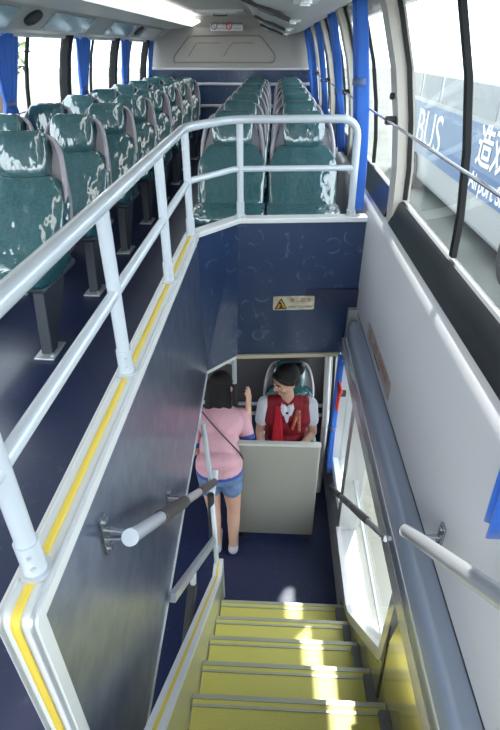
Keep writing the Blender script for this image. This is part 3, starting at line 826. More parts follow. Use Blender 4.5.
# glossy skirting beside the stairs, its yellow a reflection painted into the colour
bm = bmesh.new()
prism_x(bm, [(0.15, -0.43), (1.02, -0.43), (1.10, -0.86), (1.66, -1.47), (1.85, -1.60), (1.85, -1.84), (1.2, -1.40), (0.5, -0.72), (0.15, -0.45)], XW-0.012, XW-0.001)
struct('trim_%d' % n_tr, bm, 'skirt', smooth=0); n_tr += 1
bm = bmesh.new(); bar_between(bm, V(XW-0.014, 1.09, -0.50), V(XW-0.014, 1.03, -0.98), 0.004, 0.018)
struct('trim_%d' % n_tr, bm, 'black_frame', smooth=0); n_tr += 1
# front/left lower walls, far bulkhead, lower ceiling
bm = bmesh.new(); bb(bm, -1.95, -1.93, Y0, 4.4, ZL, -1.0); bb(bm, -1.95, -1.93, Y0, 4.4, -0.4, -0.12); 
for y in (-1.25, 0.4, 2.0, 3.6): bb(bm, -1.95, -1.93, y, y+0.12, -1.0, -0.4)
struct('wall_left_lower', bm, 'dark_grey', smooth=0)
bm = bmesh.new(); bb(bm, -1.93, 0.49, 3.62, 3.66, -1.54, -0.12)
struct('wall_back_bulkhead', bm, 'dark_grey', smooth=0)
bm = bmesh.new(); bb(bm, -1.93, 0.49, 3.60, 3.66, ZL, -1.54)
struct('wall_back_bulkhead_base', bm, 'navy_wall', smooth=0)
t_ = thing('grab_bars', 'pair of pale horizontal bars behind the seated attendant', 'grab bar', (0, 3.58, -1.45))
for zz in (-1.405, -1.51):
    bm = bmesh.new(); tube(bm, [V(-0.9, 3.57, zz), V(0.49, 3.57, zz)], 0.018, 12); obj('bar', bm, 'tube', t_, world=1)
for xx in (-0.8, 0.4):
    bm = bmesh.new(); 
    for zz in (-1.405, -1.51): tube(bm, [V(xx, 3.57, zz), V(xx, 3.61, zz)], 0.010, 8)
    obj('bracket', bm, 'steel', t_, world=1)
# underside of the upper deck already forms the lower ceiling
# ================================================================ STAIRCASE
st = thing('staircase', 'steep yellow stairs leading down to the lower deck', 'stairs', (0.1, 1.2, ZL))
XSL, XSR = -0.262, 0.476
Yn, zn = 1.84, -1.65
k = 0
while zn < 0.0:
    y_prev = Yn - 0.225
    if zn > -0.10: break
    bm = bmesh.new()
    XSR = 0.476 if zn < -0.5 else 0.460
    bb(bm, XSL, XSR, Yn-0.25, Yn, zn-0.02, zn)
    sp = obj('step', bm, 'step_yellow', st, world=1, smooth=0)
    bm = bmesh.new(); bb(bm, XSL, XSR, Yn-0.012, Yn-0.002, max(ZL, zn-0.205), zn-0.02); obj('riser', bm, 'step_grey', sp, smooth=0)
    bm = bmesh.new(); bb(bm, XSL, XSR, Yn-0.012, Yn+0.006, zn-0.024, zn+0.003); bb(bm, XSL, XSR, Yn-0.040, Yn-0.030, zn-0.002, zn+0.004); obj('nosing', bm, 'nosing', sp, smooth=0)
    bm = bmesh.new(); bb(bm, XSR-0.035, XSR+0.001, Yn-0.20, Yn-0.03, zn, zn+0.03); obj('side_block', bm, 'step_grey', sp, smooth=0)
    Yn -= 0.225; zn += 0.2; k += 1
# top landing where the camera stands
bm = bmesh.new(); bb(bm, -0.44, 0.54, -0.30, 0.06, -0.12, -0.001)
struct('floor_landing', bm, 'navy_floor', smooth=0)
# sloped left stringer with yellow line, flat rail and posts
def nz(y): return -1.65 + (1.84-y)*0.2/0.225
sg = [(0.30, nz(0.30)+0.26), (1.86, nz(1.86)+0.22), (1.90, -1.45), (1.99, -1.45), (1.99, ZL), (1.80, ZL), (0.30, nz(0.30)-0.15)]
bm = bmesh.new(); prism_x(bm, sg, -0.305, -0.268)
s_ = obj('stringer', bm, pbr('stringer', (0.48, 0.47, 0.30), 0.3, 0.3, 0.3), st, world=1, smooth=0)
tp = [V(-0.2865, y, z) for y, z in (sg[0], sg[1], (1.90, -1.448), (1.99, -1.448))]
bm = bmesh.new()
for p, q in zip(tp, tp[1:]): bar_between(bm, p, q, 0.055, 0.014)
bar_between(bm, tp[-1], V(-0.2865, 1.995, ZL+0.002), 0.055, 0.012)
c_ = obj('stringer_capping', bm, 'white_trim', st, world=1, smooth=0)
bm = bmesh.new()
for p, q in zip(tp, tp[1:]): bar_between(bm, p+V(0, 0, .0075), q+V(0, 0, .0075), 0.012, 0.004)
obj('yellow_line', bm, 'yellow', c_, smooth=0)
bl = thing('stair_balustrade', 'lower stair balustrade, flat sloping bar with black-sleeved post at the bottom of the stairs', 'balustrade', (-0.31, 1.9, -1.45))
bm = bmesh.new(); bar_between(bm, V(-0.305, 1.99, -1.255), V(-0.378, 1.22, -0.66), 0.030, 0.042); obj('flat_bar', bm, 'silver', bl, world=1, smooth=0, bevel=0.004)
bm = bmesh.new(); tube(bm, [V(-0.298, 1.965, -1.44), V(-0.298, 1.965, -1.22), V(-0.325, 2.10, -1.02), V(-0.325, 2.22, -1.03)], 0.015, 12, 0.05); obj('post', bm, 'tube', bl, world=1)
bm = bmesh.new(); tube(bm, [V(-0.33, 2.09, -0.98), V(-0.33, 2.05, -1.36)], 0.021, 12); obj('grip_sleeve', bm, 'grip', bl, world=1)
bm = bmesh.new(); tube(bm, [V(-0.33, 2.05, -1.36), V(-0.30, 2.0, -1.44)], 0.014, 10); obj('post_foot', bm, 'steel', bl, world=1)
bm = bmesh.new(); tube(bm, [V(-0.345, 1.50, -0.89), V(-0.35, 1.49, -0.97)], 0.016, 10); obj('sleeve_collar', bm, 'tube', bl, world=1)
bm = bmesh.new(); tube(bm, [V(-0.35, 1.49, -0.96), V(-0.41, 1.38, -1.45), V(-0.41, 1.38, ZL)], 0.023, 12); obj('grip_sleeve', bm, 'grip', bl, world=1)
# tall poles of the lower deck
t_ = thing('grab_pole', 'pale vertical grab pole in front of the pink shirt', 'grab pole', (-0.335, 2.17, ZL))
bm = bmesh.new(); tube(bm, [V(-0.335, 2.17, -0.98), V(-0.362, 2.17, -0.50)], 0.015, 12); obj('pole', bm, 'tube', t_, world=1)
bm = bmesh.new(); tube(bm, [V(-0.335, 2.17, -1.02), V(-0.335, 2.17, -0.96)], 0.022, 12); obj('joint', bm, 'tube', t_, world=1)
t_ = thing('grab_pole', 'vertical grab pole with black sleeve behind the long-haired woman', 'grab pole', (-0.245, 2.95, ZL))
bm = bmesh.new(); tube(bm, [V(-0.245, 2.95, ZL), V(-0.245, 2.95, -0.12)], 0.017, 12); obj('pole', bm, 'tube', t_, world=1)
bm = bmesh.new(); tube(bm, [V(-0.245, 2.95, -1.25), V(-0.245, 2.95, -0.76)], 0.023, 12); obj('grip_sleeve', bm, 'grip', t_, world=1)
bm = bmesh.new(); tube(bm, [V(-0.245, 2.95, -0.59), V(-0.33, 2.95, -0.58)], 0.014, 10); obj('side_arm', bm, 'tube', t_, world=1)

# partition board at the foot of the stairs
t_ = thing('partition_board', 'beige upright board at the bottom of the stairs in front of the attendant', 'partition', (0.07, 2.5, ZL))
bm = bmesh.new(); rbox(bm, (0.058, 2.50, -1.365), (0.585, 0.035, 0.87), 0.016); obj('board', bm, 'board', t_, world=1)
bm = bmesh.new(); rbox(bm, (0.058, 2.50, -0.925), (0.59, 0.045, 0.02), 0.009); obj('top_edging', bm, pbr('edging', (0.55, 0.54, 0.50), 0.4), t_, world=1)
for xx in (-0.16, 0.31):
    bm = bmesh.new(); tube(bm, [V(xx, 2.5, ZL), V(xx, 2.5, -1.79)], 0.014, 10); disc(bm, (xx, 2.5, ZL+0.004), 0.03, (0, 0, 1), 0.008); obj('foot', bm, 'grip', t_, world=1)

# lower seat behind attendant
t_ = copy_tree(protoR); t_.location = (0.17, 3.20, ZL); 
t_['label'] = 'teal seat the red-vested attendant sits on, lower deck'; t_['group'] = 'lower deck seats'
# lower curtain and red item
curtain('blue curtain tied back beside the lower deck window', 0.485, 2.80, 0.13, -0.44, -1.42, -1.02, 1, pinch=0.35, lean=0.0, gather=3, bottom_w=0.9, amp=0.018)
t_ = thing('emergency_hammer', 'red emergency hammer hanging by the blue lower deck curtain', 'safety hammer', (0.44, 2.62, -0.7))
bm = bmesh.new(); rbox(bm, (0.455, 2.66, -0.66), (0.02, 0.05, 0.20), 0.008, rot=Matrix.Rotation(0.15, 3, 'X')); obj('handle', bm, 'red', t_, world=1)
bm = bmesh.new(); rbox(bm, (0.455, 2.645, -0.57), (0.024, 0.11, 0.035), 0.01); obj('head', bm, 'red', t_, world=1)
bm = bmesh.new(); bb(bm, 0.465, 0.50, 2.65, 2.67, -0.64, -0.60); obj('holder', bm, 'grip', t_, world=1)
# curved white window post of lower deck
t_ = thing('window_post', 'curved white post rising beside the attendant, lower deck', 'post', (0.44, 3.0, ZL))
bm = bmesh.new(); tube(bm, [V(0.43, 2.98, ZL), V(0.44, 3.02, -1.2), V(0.42, 3.05, -0.7), V(0.40, 3.05, -0.12)], 0.022, 12, 0.3); obj('post', bm, 'white_trim', t_, world=1)
bm = bmesh.new(); tube(bm, [V(0.47, 2.95, -1.35), V(0.465, 3.0, -0.8), V(0.44, 3.02, -0.2)], 0.010, 8, 0.2); obj('bead', bm, 'grip', t_, world=1)

# ================================================================ PEOPLE
def cap_mesh(b, p0, p1, r0, r1, seg=16, flat=None):
    """tapered capsule"""
    p0 = Vector(p0); p1 = Vector(p1); d = p1-p0; L = d.length
    t = bmesh.new(); rings = []
    prof = [(-r0*math.cos(a), r0*math.sin(a)) for a in [PI/2*k/5 for k in range(1, 6)]]
    prof += [(L+r1*math.sin(a), r1*math.cos(a)) for a in [PI/2*k/5 for k in range(0, 5)]]
    v0 = t.verts.new((0, 0, -r0)); v1 = t.verts.new((0, 0, L+r1))
    for z, r in prof: rings.append([t.verts.new((r*math.cos(2*PI*k/seg), r*math.sin(2*PI*k/seg), z)) for k in range(seg)])
    for A, B in zip(rings, rings[1:]):
        for k in range(seg): t.faces.new((A[k], A[(k+1) % seg], B[(k+1) % seg], B[k]))
    for k in range(seg):
        t.faces.new((v0, rings[0][(k+1) % seg], rings[0][k])); t.faces.new((v1, rings[-1][k], rings[-1][(k+1) % seg]))
    R = d.to_track_quat('Z', 'Y').to_matrix().to_4x4() if L > 1e-6 else Matrix()
    bmesh.ops.transform(t, matrix=Matrix.Translation(p0) @ R, verts=t.verts)
    merge(b, t)
def ell(b, c, r, rot=None):
    t = bmesh.new(); bmesh.ops.create_uvsphere(t, u_segments=20, v_segments=14, radius=1)
    bmesh.ops.transform(t, matrix=Matrix.Translation(c) @ (rot.to_4x4() if rot else Matrix()) @ Matrix.Diagonal((*r, 1)), verts=t.verts)
    merge(b, t)
def blob(name, b, mat, parent, voxel=0.006, smooth=4, factor=0.5):
    me = bpy.data.meshes.new('t'); b.to_mesh(me); b.free()
    o = bpy.data.objects.new('t', me); COL.objects.link(o)
    m1 = o.modifiers.new('r', 'REMESH'); m1.mode = 'VOXEL'; m1.voxel_size = voxel
    m2 = o.modifiers.new('s', 'SMOOTH'); m2.iterations = smooth; m2.factor = factor
    bpy.context.view_layer.update()
    me2 = bpy.data.meshes.new_from_object(o.evaluated_get(bpy.context.evaluated_depsgraph_get()))
    bpy.data.objects.remove(o)
    me2.materials.clear(); me2.materials.append(M[mat])
    for p in me2.polygons: p.use_smooth = True
    o = bpy.data.objects.new(name, me2); COL.objects.link(o)
    o.parent = parent; o.matrix_parent_inverse = parent.matrix_basis.inverted()
    return o
def head(b, c, R, s=1.0):
    """head with face features, face looks along local -Y"""
    f = lambda x, y, z: Vector(c) + R @ (V(x, y, z)*s)
    ell(b, f(0, 0.012, 0.025), (0.074*s, 0.092*s, 0.088*s), R)
    ell(b, f(0, -0.020, -0.035), (0.058*s, 0.066*s, 0.070*s), R)
    ell(b, f(0, -0.052, -0.088), (0.026*s, 0.026*s, 0.022*s), R)
    cap_mesh(b, f(0, -0.082, 0.018), f(0, -0.100, -0.022), 0.008*s, 0.0125*s)
    for q in (-1, 1):
        ell(b, f(q*0.030, -0.070, 0.024), (0.020*s, 0.012*s, 0.008*s), R)
        ell(b, f(q*0.040, -0.055, -0.03), (0.022*s, 0.022*s, 0.024*s), R)
        ell(b, f(q*0.076, 0.012, -0.008), (0.008*s, 0.018*s, 0.030*s), R)
        ell(b, f(q*0.010, -0.088, -0.024), (0.008*s, 0.010*s, 0.006*s), R)
    ell(b, f(0, -0.076, -0.052), (0.022*s, 0.012*s, 0.010*s), R)
def face_parts(body, c, R, s=1.0):
    f = lambda x, y, z: Vector(c) + R @ (V(x, y, z)*s)
    for q in (-1, 1):
        b = bmesh.new(); ell(b, f(q*0.030, -0.078, 0.006), (0.0125*s, 0.006*s, 0.0042*s), R); e = obj('eye', b, 'white', body)
        b = bmesh.new(); ell(b, f(q*0.030, -0.0825, 0.006), (0.0060*s, 0.0035*s, 0.0040*s), R); obj('iris', b, 'hair', body)
        b = bmesh.new(); tube(b, [f(q*0.012, -0.086, 0.028), f(q*0.030, -0.086, 0.034), f(q*0.048, -0.076, 0.028)], 0.0032*s, 6); obj('eyebrow', b, 'hair', body)
    b = bmesh.new(); ell(b, f(0, -0.087, -0.049), (0.019*s, 0.006*s, 0.0045*s), R); ell(b, f(0, -0.086, -0.056), (0.016*s, 0.006*s, 0.005*s), R); obj('lips', b, 'lips', body)
def hand(b, wrist, R, s=1.0, curl=0.35, side=1):
    """palm and five fingers; fingers point along local +Y, palm faces local -Z, thumb at local -X*side"""
    f = lambda p: Vector(wrist) + R @ (Vector(p)*s)
    for k, x in enumerate((-0.028, -0.010, 0.009, 0.027)):
        cap_mesh(b, f((x*side*0.6, 0.012, 0)), f((x*side, 0.080, 0)), 0.0125*s, 0.0115*s)
    ell(b, f((0, 0.045, -0.004)), (0.036*s, 0.045*s, 0.014*s), R)
    for x, L in ((-0.028, 0.070), (-0.010, 0.080), (0.009, 0.074), (0.027, 0.058)):
        p = V(x*side, 0.082, 0); a = curl*0.5
        for q, l in enumerate((0.45, 0.32, 0.23)):
            n = p + V(x*side*0.25*L/0.07*0.3, math.cos(a)*L*l, -math.sin(a)*L*l)
            cap_mesh(b, f(p), f(n), 0.0085*s*(1-0.06*q), 0.0080*s*(1-0.08*q), 10); p = n; a += curl
    p = V(-0.026*side, 0.018, -0.004); q1 = V(-0.054*side, 0.050, -0.014); q2 = V(-0.062*side, 0.080, -0.022)
    cap_mesh(b, f(p), f(q1), 0.0125*s, 0.0100*s, 10); cap_mesh(b, f(q1), f(q2), 0.0095*s, 0.0080*s, 10)

# --- seated attendant (faces the camera, head turned to her right and down)
at = thing('person', 'seated attendant in red vest and white blouse, dark hair in a bun', 'person', (0.15, 3.08, ZL))
cx = 0.148
HC = V(0.115, 2.975, -0.745); HR = (Matrix.Rotation(math.radians(-52), 3, 'Z') @ Matrix.Rotation(math.radians(16), 3, 'X') @ Matrix.Rotation(math.radians(6), 3, 'Y'))
LS = V(-0.025, 3.02, -0.985); RS = V(0.315, 3.02, -0.985)
b = bmesh.new()
head(b, HC, HR, 0.98)
cap_mesh(b, V(0.145, 3.03, -0.95), HC+V(0.01, 0.025, -0.05), 0.052, 0.046)
ell(b, (cx, 3.05, -1.06), (0.155, 0.095, 0.13)); ell(b, (cx, 3.08, -1.22), (0.13, 0.09, 0.14)); ell(b, (cx, 3.12, -1.36), (0.165, 0.12, 0.10))
cap_mesh(b, LS, RS, 0.045, 0.045)
# arms: (shoulder, elbow, wrist)
LE = V(-0.062, 2.99, -1.235); LW = V(-0.028, 2.80, -1.335)
RE = V(0.345, 2.99, -1.225); RW = V(0.205, 2.80, -1.315)
for S, E, Wp in ((LS, LE, LW), (RS, RE, RW)):
    cap_mesh(b, S, E, 0.043, 0.034); cap_mesh(b, E, Wp, 0.034, 0.023)
hd = lambda d: d.to_track_quat('Y', 'Z').to_matrix()
hand(b, LW, hd(V(0.10, -0.9, -0.18)), 0.95, 0.45, -1); hand(b, RW, hd(V(-0.25, -0.9, -0.14)), 0.95, 0.45, 1)
for s in (-1, 1):
    hip = V(cx+s*0.085, 3.10, -1.375); kn = V(cx+s*0.10, 2.72, -1.385); an = V(cx+s*0.10, 2.77, -1.79)
    cap_mesh(b, hip, kn, 0.078, 0.055); cap_mesh(b, kn, an, 0.052, 0.034)
    cap_mesh(b, an+V(0, 0.02, -0.025), an+V(0, -0.14, -0.035), 0.034, 0.024)
body = blob('body', b, 'skin', at, 0.005, 3)
face_parts(at, HC, HR, 0.98)
for o in list(COL.objects):
    if o.parent == at and o.name.split('.')[0] in ('eye', 'iris', 'eyebrow', 'lips'): o.matrix_parent_inverse = at.matrix_basis.inverted()
# hair
b = bmesh.new(); f = lambda x, y, z: HC + HR @ V(x, y, z)
ell(b, f(0, 0.024, 0.044), (0.085, 0.097, 0.084), HR); ell(b, f(0, 0.055, -0.005), (0.080, 0.062, 0.080), HR)
ell(b, f(0.0, 0.130, 0.020), (0.050, 0.046, 0.046), HR)
for q in (-1, 1):
    cap_mesh(b, f(q*0.020, -0.068, 0.085), f(q*0.066, -0.030, 0.045), 0.018, 0.016); cap_mesh(b, f(q*0.066, -0.030, 0.045), f(q*0.078, 0.012, 0.012), 0.016, 0.014)
blob('hair', b, 'hair', at, 0.006, 3)
# blouse with short sleeves
b = bmesh.new()
ell(b, (cx, 3.055, -1.06), (0.158, 0.098, 0.13)); ell(b, (cx, 3.09, -1.22), (0.14, 0.10, 0.15))
cap_mesh(b, LS, RS, 0.050, 0.050)
cap_mesh(b, LS, LS.lerp(LE, 0.55), 0.056, 0.054); cap_mesh(b, RS, RS.lerp(RE, 0.55), 0.056, 0.054)
blob('blouse', b, 'blouse', at, 0.006, 3)
b = bmesh.new()
for s in (-1, 1):
    slab(b, [V(cx-0.008+s*0.012, 2.935, -0.99), V(cx-0.008+s*0.040, 2.955, -0.925), V(cx-0.008+s*0.052, 2.945, -0.965), V(cx-0.008+s*0.028, 2.922, -1.02)], (0, -0.012, 0))
obj('collar', b, 'blouse', at, world=1, smooth=0)
# vest
b = bmesh.new()
for q in (0.045, 0.085, 0.122):
    for s in (-1, 1): cap_mesh(b, V(cx+s*q, 3.018, -0.966-0.12*q), V(cx+s*q, 2.998, -1.10), 0.060, 0.066); cap_mesh(b, V(cx+s*q, 3.035, -0.966-0.12*q), V(cx+s*q, 3.12, -1.10), 0.056, 0.060)
ell(b, (cx, 3.035, -1.045), (0.152, 0.118, 0.105)); ell(b, (cx, 3.055, -1.15), (0.172, 0.132, 0.15)); ell(b, (cx, 3.075, -1.30), (0.172, 0.145, 0.15))
blob('vest', b, 'vest', at, 0.006, 3)
b = bmesh.new()
for s in (-1, 1): cap_mesh(b, V(cx-0.01+s*0.024, 2.945, -0.960), V(cx-0.008, 2.918, -1.08), 0.021, 0.007)
blob('blouse_front', b, 'blouse', at, 0.004, 2)
# bright scarf hanging on her right, patterned tie on her left
b = bmesh.new()
for i in range(5):
    cap_mesh(b, V(0.062+0.007*i, 2.950-0.002*i, -0.965), V(0.048+0.014*i, 2.915, -1.27), 0.012, 0.015)
blob('scarf', b, 'scarf', at, 0.005, 2)
b = bmesh.new()
cap_mesh(b, V(0.215, 2.925, -0.985), V(0.185, 2.905, -1.13), 0.014, 0.011); cap_mesh(b, V(0.225, 2.925, -0.985), V(0.235, 2.905, -1.15), 0.013, 0.012); ell(b, (0.22, 2.918, -0.985), (0.02, 0.015, 0.02))
blob('ribbon_bow', b, 'gold_scarf', at, 0.004, 2)
b = bmesh.new(); ell(b, (cx-0.008, 2.925, -1.0), (0.013, 0.008, 0.010)); obj('brooch', b, 'ink', at, world=1)
b = bmesh.new()
for s in (-1, 1):
    hip = V(cx+s*0.085, 3.10, -1.37); kn = V(cx+s*0.10, 2.72, -1.38); an = V(cx+s*0.10, 2.77, -1.76)
    cap_mesh(b, hip, kn, 0.090, 0.066); cap_mesh(b, kn, an, 0.064, 0.05)
blob('trousers', b, 'seat_dark', at, 0.008, 3)

# --- standing long-haired woman (seen from behind)
wo = thing('person', 'standing long-haired woman in a pink shirt and denim shorts, seen from behind', 'person', (-0.28, 2.38, ZL))
WX = -0.315
HIP = V(WX, 2.42, -1.06); CH = V(WX, 2.62, -0.86)
WC = V(-0.322, 2.825, -0.70)
WRt = Matrix.Rotation(math.radians(180-25), 3, 'Z') @ Matrix.Rotation(math.radians(18), 3, 'X')
LEAN = Matrix.Rotation(math.radians(-43), 3, 'X')
b = bmesh.new()
head(b, WC, WRt, 0.94)
cap_mesh(b, V(WX, 2.68, -0.80), WC+V(0, -0.02, -0.04), 0.050, 0.043)
wLS = V(WX-0.150, 2.655, -0.825); wRS = V(WX+0.140, 2.665, -0.825)
cap_mesh(b, wLS, wRS, 0.042, 0.042)
ell(b, CH, (0.140, 0.095, 0.125), LEAN); ell(b, HIP.lerp(CH, 0.45), (0.118, 0.09, 0.14), LEAN); ell(b, HIP, (0.150, 0.110, 0.12), LEAN)
wLE = V(WX-0.195, 2.60, -1.04); wLW = V(WX-0.17, 2.70, -1.20)
wRE = V(WX+0.180, 2.595, -0.965); wRW = V(WX+0.182, 2.685, -0.775)
for S, E, Wp in ((wLS, wLE, wLW), (wRS, wRE, wRW)):
    cap_mesh(b, S, E, 0.040, 0.032); cap_mesh(b, E, Wp, 0.032, 0.021)
hand(b, wLW, hd(V(0.05, 0.4, -0.8)), 0.92, 0.4, 1)
Rh = Matrix((V(0.35, 0.94, 0).normalized(), V(0.02, 0.1, 1).normalized(), V(0.94, -0.35, 0.02).normalized())).transposed()
hand(b, wRW, Rh, 0.92, 0.25, -1)
LEGS = []
for s in (-1, 1):
    hip = HIP + V(s*0.072, 0, -0.03); kn = V(WX+s*0.070+0.02, 2.42, -1.45); an = V(WX+s*0.060+0.025, 2.37, -1.77)
    LEGS.append((s, hip, kn, an))
    cap_mesh(b, hip, kn, 0.078, 0.049); cap_mesh(b, kn, kn.lerp(an, 0.4), 0.047, 0.046); cap_mesh(b, kn.lerp(an, 0.4), an, 0.045, 0.031)
    cap_mesh(b, an+V(0, -0.015, -0.04), an+V(0, 0.13, -0.052), 0.032, 0.022)
blob('body', b, 'skin', wo, 0.005, 3)
face_parts(wo, WC, WRt, 0.94)
for o in list(COL.objects):
    if o.parent == wo and o.name.split('.')[0] in ('eye', 'iris', 'eyebrow', 'lips'): o.matrix_parent_inverse = wo.matrix_basis.inverted()
b = bmesh.new(); f = lambda x, y, z: WC + WRt @ V(x, y, z)
ell(b, f(0, 0.026, 0.034), (0.079, 0.090, 0.082), WRt)
for i in range(9):
    a = -1.15 + 2.3*i/8
    top = f(0.068*math.sin(a), 0.03+0.062*math.cos(a), 0.02)
    bot = V(WX - 0.010 - 0.085*math.sin(a), 2.595-0.012*math.cos(a), -0.895 - 0.013*(i % 3))
    mid = top.lerp(bot, 0.5) + V(0, -0.03, 0.01)
    cap_mesh(b, top, mid, 0.028, 0.028); cap_mesh(b, mid, bot, 0.028, 0.016)
blob('hair', b, 'hair', wo, 0.006, 2)
b = bmesh.new()
cap_mesh(b, wLS, wRS, 0.052, 0.052); ell(b, CH, (0.156, 0.108, 0.135), LEAN); ell(b, HIP.lerp(CH, 0.45), (0.138, 0.106, 0.16), LEAN); ell(b, HIP+V(0, 0.01, 0.02), (0.158, 0.124, 0.10), LEAN); ell(b, HIP, (0.158, 0.124, 0.055))
cap_mesh(b, wLS, wLS.lerp(wLE, 0.8), 0.053, 0.051); cap_mesh(b, wRS, wRS.lerp(wRE, 0.8), 0.053, 0.051)
blob('shirt', b, 'pink', wo, 0.006, 3)
for S, E in ((wLS, wLE), (wRS, wRE)):
    b = bmesh.new(); q = S.lerp(E, 0.93); dv = (E-S).normalized(); tube(b, [q-dv*0.014, q+dv*0.018], 0.053, 20)
    obj('sleeve_cuff', b, 'blue_trim', wo, world=1)
b = bmesh.new()
HC2 = HIP + V(0, 0.0, -0.035)
pts = [HC2 + Matrix.Rotation(math.radians(-8), 3, 'X') @ V(0.156*math.cos(a), 0.122*math.sin(a), 0) for a in [2*PI*k/28 for k in range(28)]]
lo = [b.verts.new(p+V(0, 0, -0.014)) for p in pts]; hi = [b.verts.new(p+V(0, 0, 0.014)) for p in pts]
for k in range(28): b.faces.new((lo[k], lo[(k+1) % 28], hi[(k+1) % 28], hi[k]))
o = obj('shirt_hem', b, 'blue_trim', wo, world=1); md = o.modifiers.new('solid', 'SOLIDIFY'); md.thickness = 0.010
b = bmesh.new()
ell(b, HIP+V(0, 0, -0.045), (0.157, 0.120, 0.09))
for s, hip, kn, an in LEGS: cap_mesh(b, hip, hip.lerp(kn, 0.45), 0.085, 0.076)
blob('denim_shorts', b, 'denim', wo, 0.006, 3)
b = bmesh.new()
tube(b, [V(WX-0.13, 2.60, -0.74), V(WX-0.04, 2.52, -0.80), V(WX+0.08, 2.455, -0.90), V(WX+0.145, 2.44, -0.97), V(WX+0.155, 2.47, -1.04)], 0.005, 8, 0.05)
obj('bag_strap', b, 'cord', wo, world=1)
for s, hip, kn, an in LEGS:
    b = bmesh.new(); cap_mesh(b, an+V(0, -0.02, -0.043), an+V(0, 0.14, -0.05), 0.037, 0.030)
    blob('shoe', b, 'shoe', wo, 0.006, 3)

# ================================================================ OUTSIDE
ZG = -2.25
bm = bmesh.new(); bb(bm, -90, 90, -60, 120, ZG-0.1, ZG)
struct('ground', bm, 'asphalt', smooth=0)
# the blue-banded coach parked alongside
co = thing('coach', 'pale coach with a blue lettered band parked outside the right windows', 'coach', (5.3, 11.5, ZG))
bm = bmesh.new(); rbox(bm, (5.25, 12.5, -0.55), (2.4, 12.5, 2.75), 0.16, 4); obj('coach_body', bm, 'coach_white', co, world=1)
bm = bmesh.new(); bb(bm, 4.035, 4.05, 6.6, 18.4, -1.22, 0.02); bd = obj('blue_band', bm, 'coach_blue', co, world=1, smooth=0)
bm = bmesh.new(); bb(bm, 4.03, 4.04, 6.6, 13.4, -1.22, -0.78); obj('deep_blue_stripe', bm, 'coach_deep', co, world=1, smooth=0)
text_obj('lettering', '造双线机场', 0.80, 'white', co, (4.026, 8.9, -0.38), (0, -1, 0), (0, 0, 1), bold=0.012, align='CENTER')
text_obj('lettering', 'Airport Shuttle', 0.44, 'white', co, (4.026, 9.6, -1.0), (0, -1, 0), (0, 0, 1), bold=0.008)
text_obj('lettering', 'BUS', 1.25, 'white', co, (4.03, 14.6, -0.62), (0, -1, 0), (0, 0, 1), sx=1.15)
for yy in (7.4, 9.3, 11.2, 13.1, 15.0, 16.9):
    bm = bmesh.new(); bb(bm, 4.04, 4.07, yy-0.85, yy+0.85, 0.12, 0.68); obj('side_window', bm, 'coach_glass', co, world=1, smooth=0)
for yy in (8.3, 15.6):
    bm = bmesh.new(); disc(bm, (4.16, yy, ZG+0.5), 0.5, (-1, 0, 0), 0.3, 32); wl = obj('wheel', bm, 'tyre', co, world=1)
    bm = bmesh.new(); disc(bm, (4.0, yy, ZG+0.5), 0.27, (-1, 0, 0), 0.03, 24); o = obj('hub', bm, 'silver', wl)

def building(lab, x, y, sx, sy, h, nx, nzf, face):
    t = thing('building', lab, 'building', (x, y, ZG))
    bm = bmesh.new(); bb(bm, x-sx/2, x+sx/2, y-sy/2, y+sy/2, ZG, ZG+h); wl = obj('walls', bm, 'bld', t, world=1, smooth=0)
    xf = x - face*sx/2
    for i in range(nx):
        for j in range(nzf):
            yy = y - sy/2 + (i+0.5)*sy/nx; zz = ZG + (j+0.5)*h/nzf
            bm = bmesh.new(); bb(bm, xf-0.06, xf+0.06, yy-sy/nx*0.3, yy+sy/nx*0.3, zz-h/nzf*0.3, zz+h/nzf*0.3); obj('window', bm, 'bld_glass', wl, smooth=0)
    bm = bmesh.new(); bb(bm, x-sx/2-0.2, x+sx/2+0.2, y-sy/2-0.2, y+sy/2+0.2, ZG+h, ZG+h+0.3); obj('parapet', bm, 'bld', t, world=1, smooth=0)
building('long pale low building seen beyond the right windows', 26, 34, 10, 40, 5.0, 8, 1, 1)
building('tall pale building seen beyond the left windows', -34, 34, 12, 40, 13.0, 8, 4, -1)
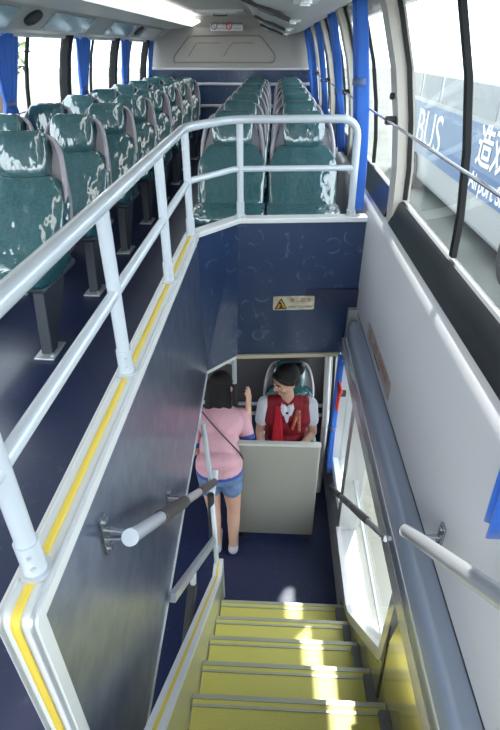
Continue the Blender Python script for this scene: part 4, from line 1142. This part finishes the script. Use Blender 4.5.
def tree(lab, x, y, h, seed):
    rnd = random.Random(seed)
    t = thing('tree', lab, 'tree', (x, y, ZG), group='trees outside the bus windows')
    bm = bmesh.new(); tube(bm, [V(x, y, ZG), V(x+0.1, y, ZG+h*0.3), V(x, y+0.1, ZG+h*0.6)], 0.2, 10, radii=[0.22, 0.16, 0.10])
    for k in range(5):
        a = rnd.random()*6.28; tube(bm, [V(x, y, ZG+h*(0.3+0.05*k)), V(x+h*0.2*math.cos(a), y+h*0.2*math.sin(a), ZG+h*(0.5+0.05*k))], 0.06, 6)
    obj('trunk', bm, 'bark', t, world=1)
    bm = bmesh.new()
    for k in range(520):
        a = rnd.random()*6.28; e = rnd.uniform(-1, 1); r = rnd.random()**0.4
        c = V(x + h*0.3*r*math.cos(a)*math.sqrt(1-e*e), y + h*0.3*r*math.sin(a)*math.sqrt(1-e*e), ZG+h*0.68+h*0.32*r*e)
        s = rnd.uniform(0.12, 0.24)*h/5
        R = Matrix.Rotation(rnd.random()*6.28, 3, 'Z') @ Matrix.Rotation(rnd.random()*3.1, 3, 'X')
        P4 = [c + R @ V(-s, 0, 0), c + R @ V(0, -s*0.6, 0.1*s), c + R @ V(s, 0, 0), c + R @ V(0, s*0.6, 0.1*s)]
        bm.faces.new([bm.verts.new(p) for p in P4])
    obj('foliage', bm, 'leaf', t, world=1, smooth=0, recalc=False)
tree('round green tree outside, behind the coach on the right', 13, 17, 4.2, 1)
tree('small green tree outside, farther back beyond the coach', 15, 27, 4.6, 2)
tree('green tree outside the left windows, nearer one', -10, 16, 4.6, 3)
tree('green tree outside the left windows, farther one', -12, 24, 5.5, 4)

# ================================================================ LIGHT, WORLD, CAMERA
wd = bpy.data.worlds.new('World'); SC.world = wd; wd.use_nodes = True
nt = wd.node_tree; nt.nodes.clear()
ow = nt.nodes.new('ShaderNodeOutputWorld'); bg = nt.nodes.new('ShaderNodeBackground')
bg.inputs[0].default_value = (0.86, 0.94, 1.0, 1); bg.inputs[1].default_value = 4.4
nt.links.new(bg.outputs[0], ow.inputs[0])
sl = bpy.data.lights.new('sun', 'SUN'); sl.energy = 12.0; sl.angle = math.radians(1.0); sl.color = (1.0, 0.96, 0.90)
so = bpy.data.objects.new('sun', sl); COL.objects.link(so)
to_sun = Vector((0.135, 0.33, 0.92)).normalized()
so.rotation_euler = to_sun.to_track_quat('Z', 'Y').to_euler()
so.location = (6, 6, 12)

cam = bpy.data.cameras.new('camera'); cam.sensor_fit = 'AUTO'; cam.sensor_width = 36.0; cam.lens = 36.0*500/730
cam.clip_start = 0.02; cam.clip_end = 400
camo = bpy.data.objects.new('camera', cam); COL.objects.link(camo)
camo.location = (0, 0, 1.27); camo.rotation_euler = (math.radians(90-32.4), 0, math.radians(2.61))
SC.camera = camo
vs = SC.view_settings; vs.view_transform = 'Standard'; vs.look = 'None'; vs.gamma = 1.0; vs.exposure = 0.15; vs.use_curve_mapping = False
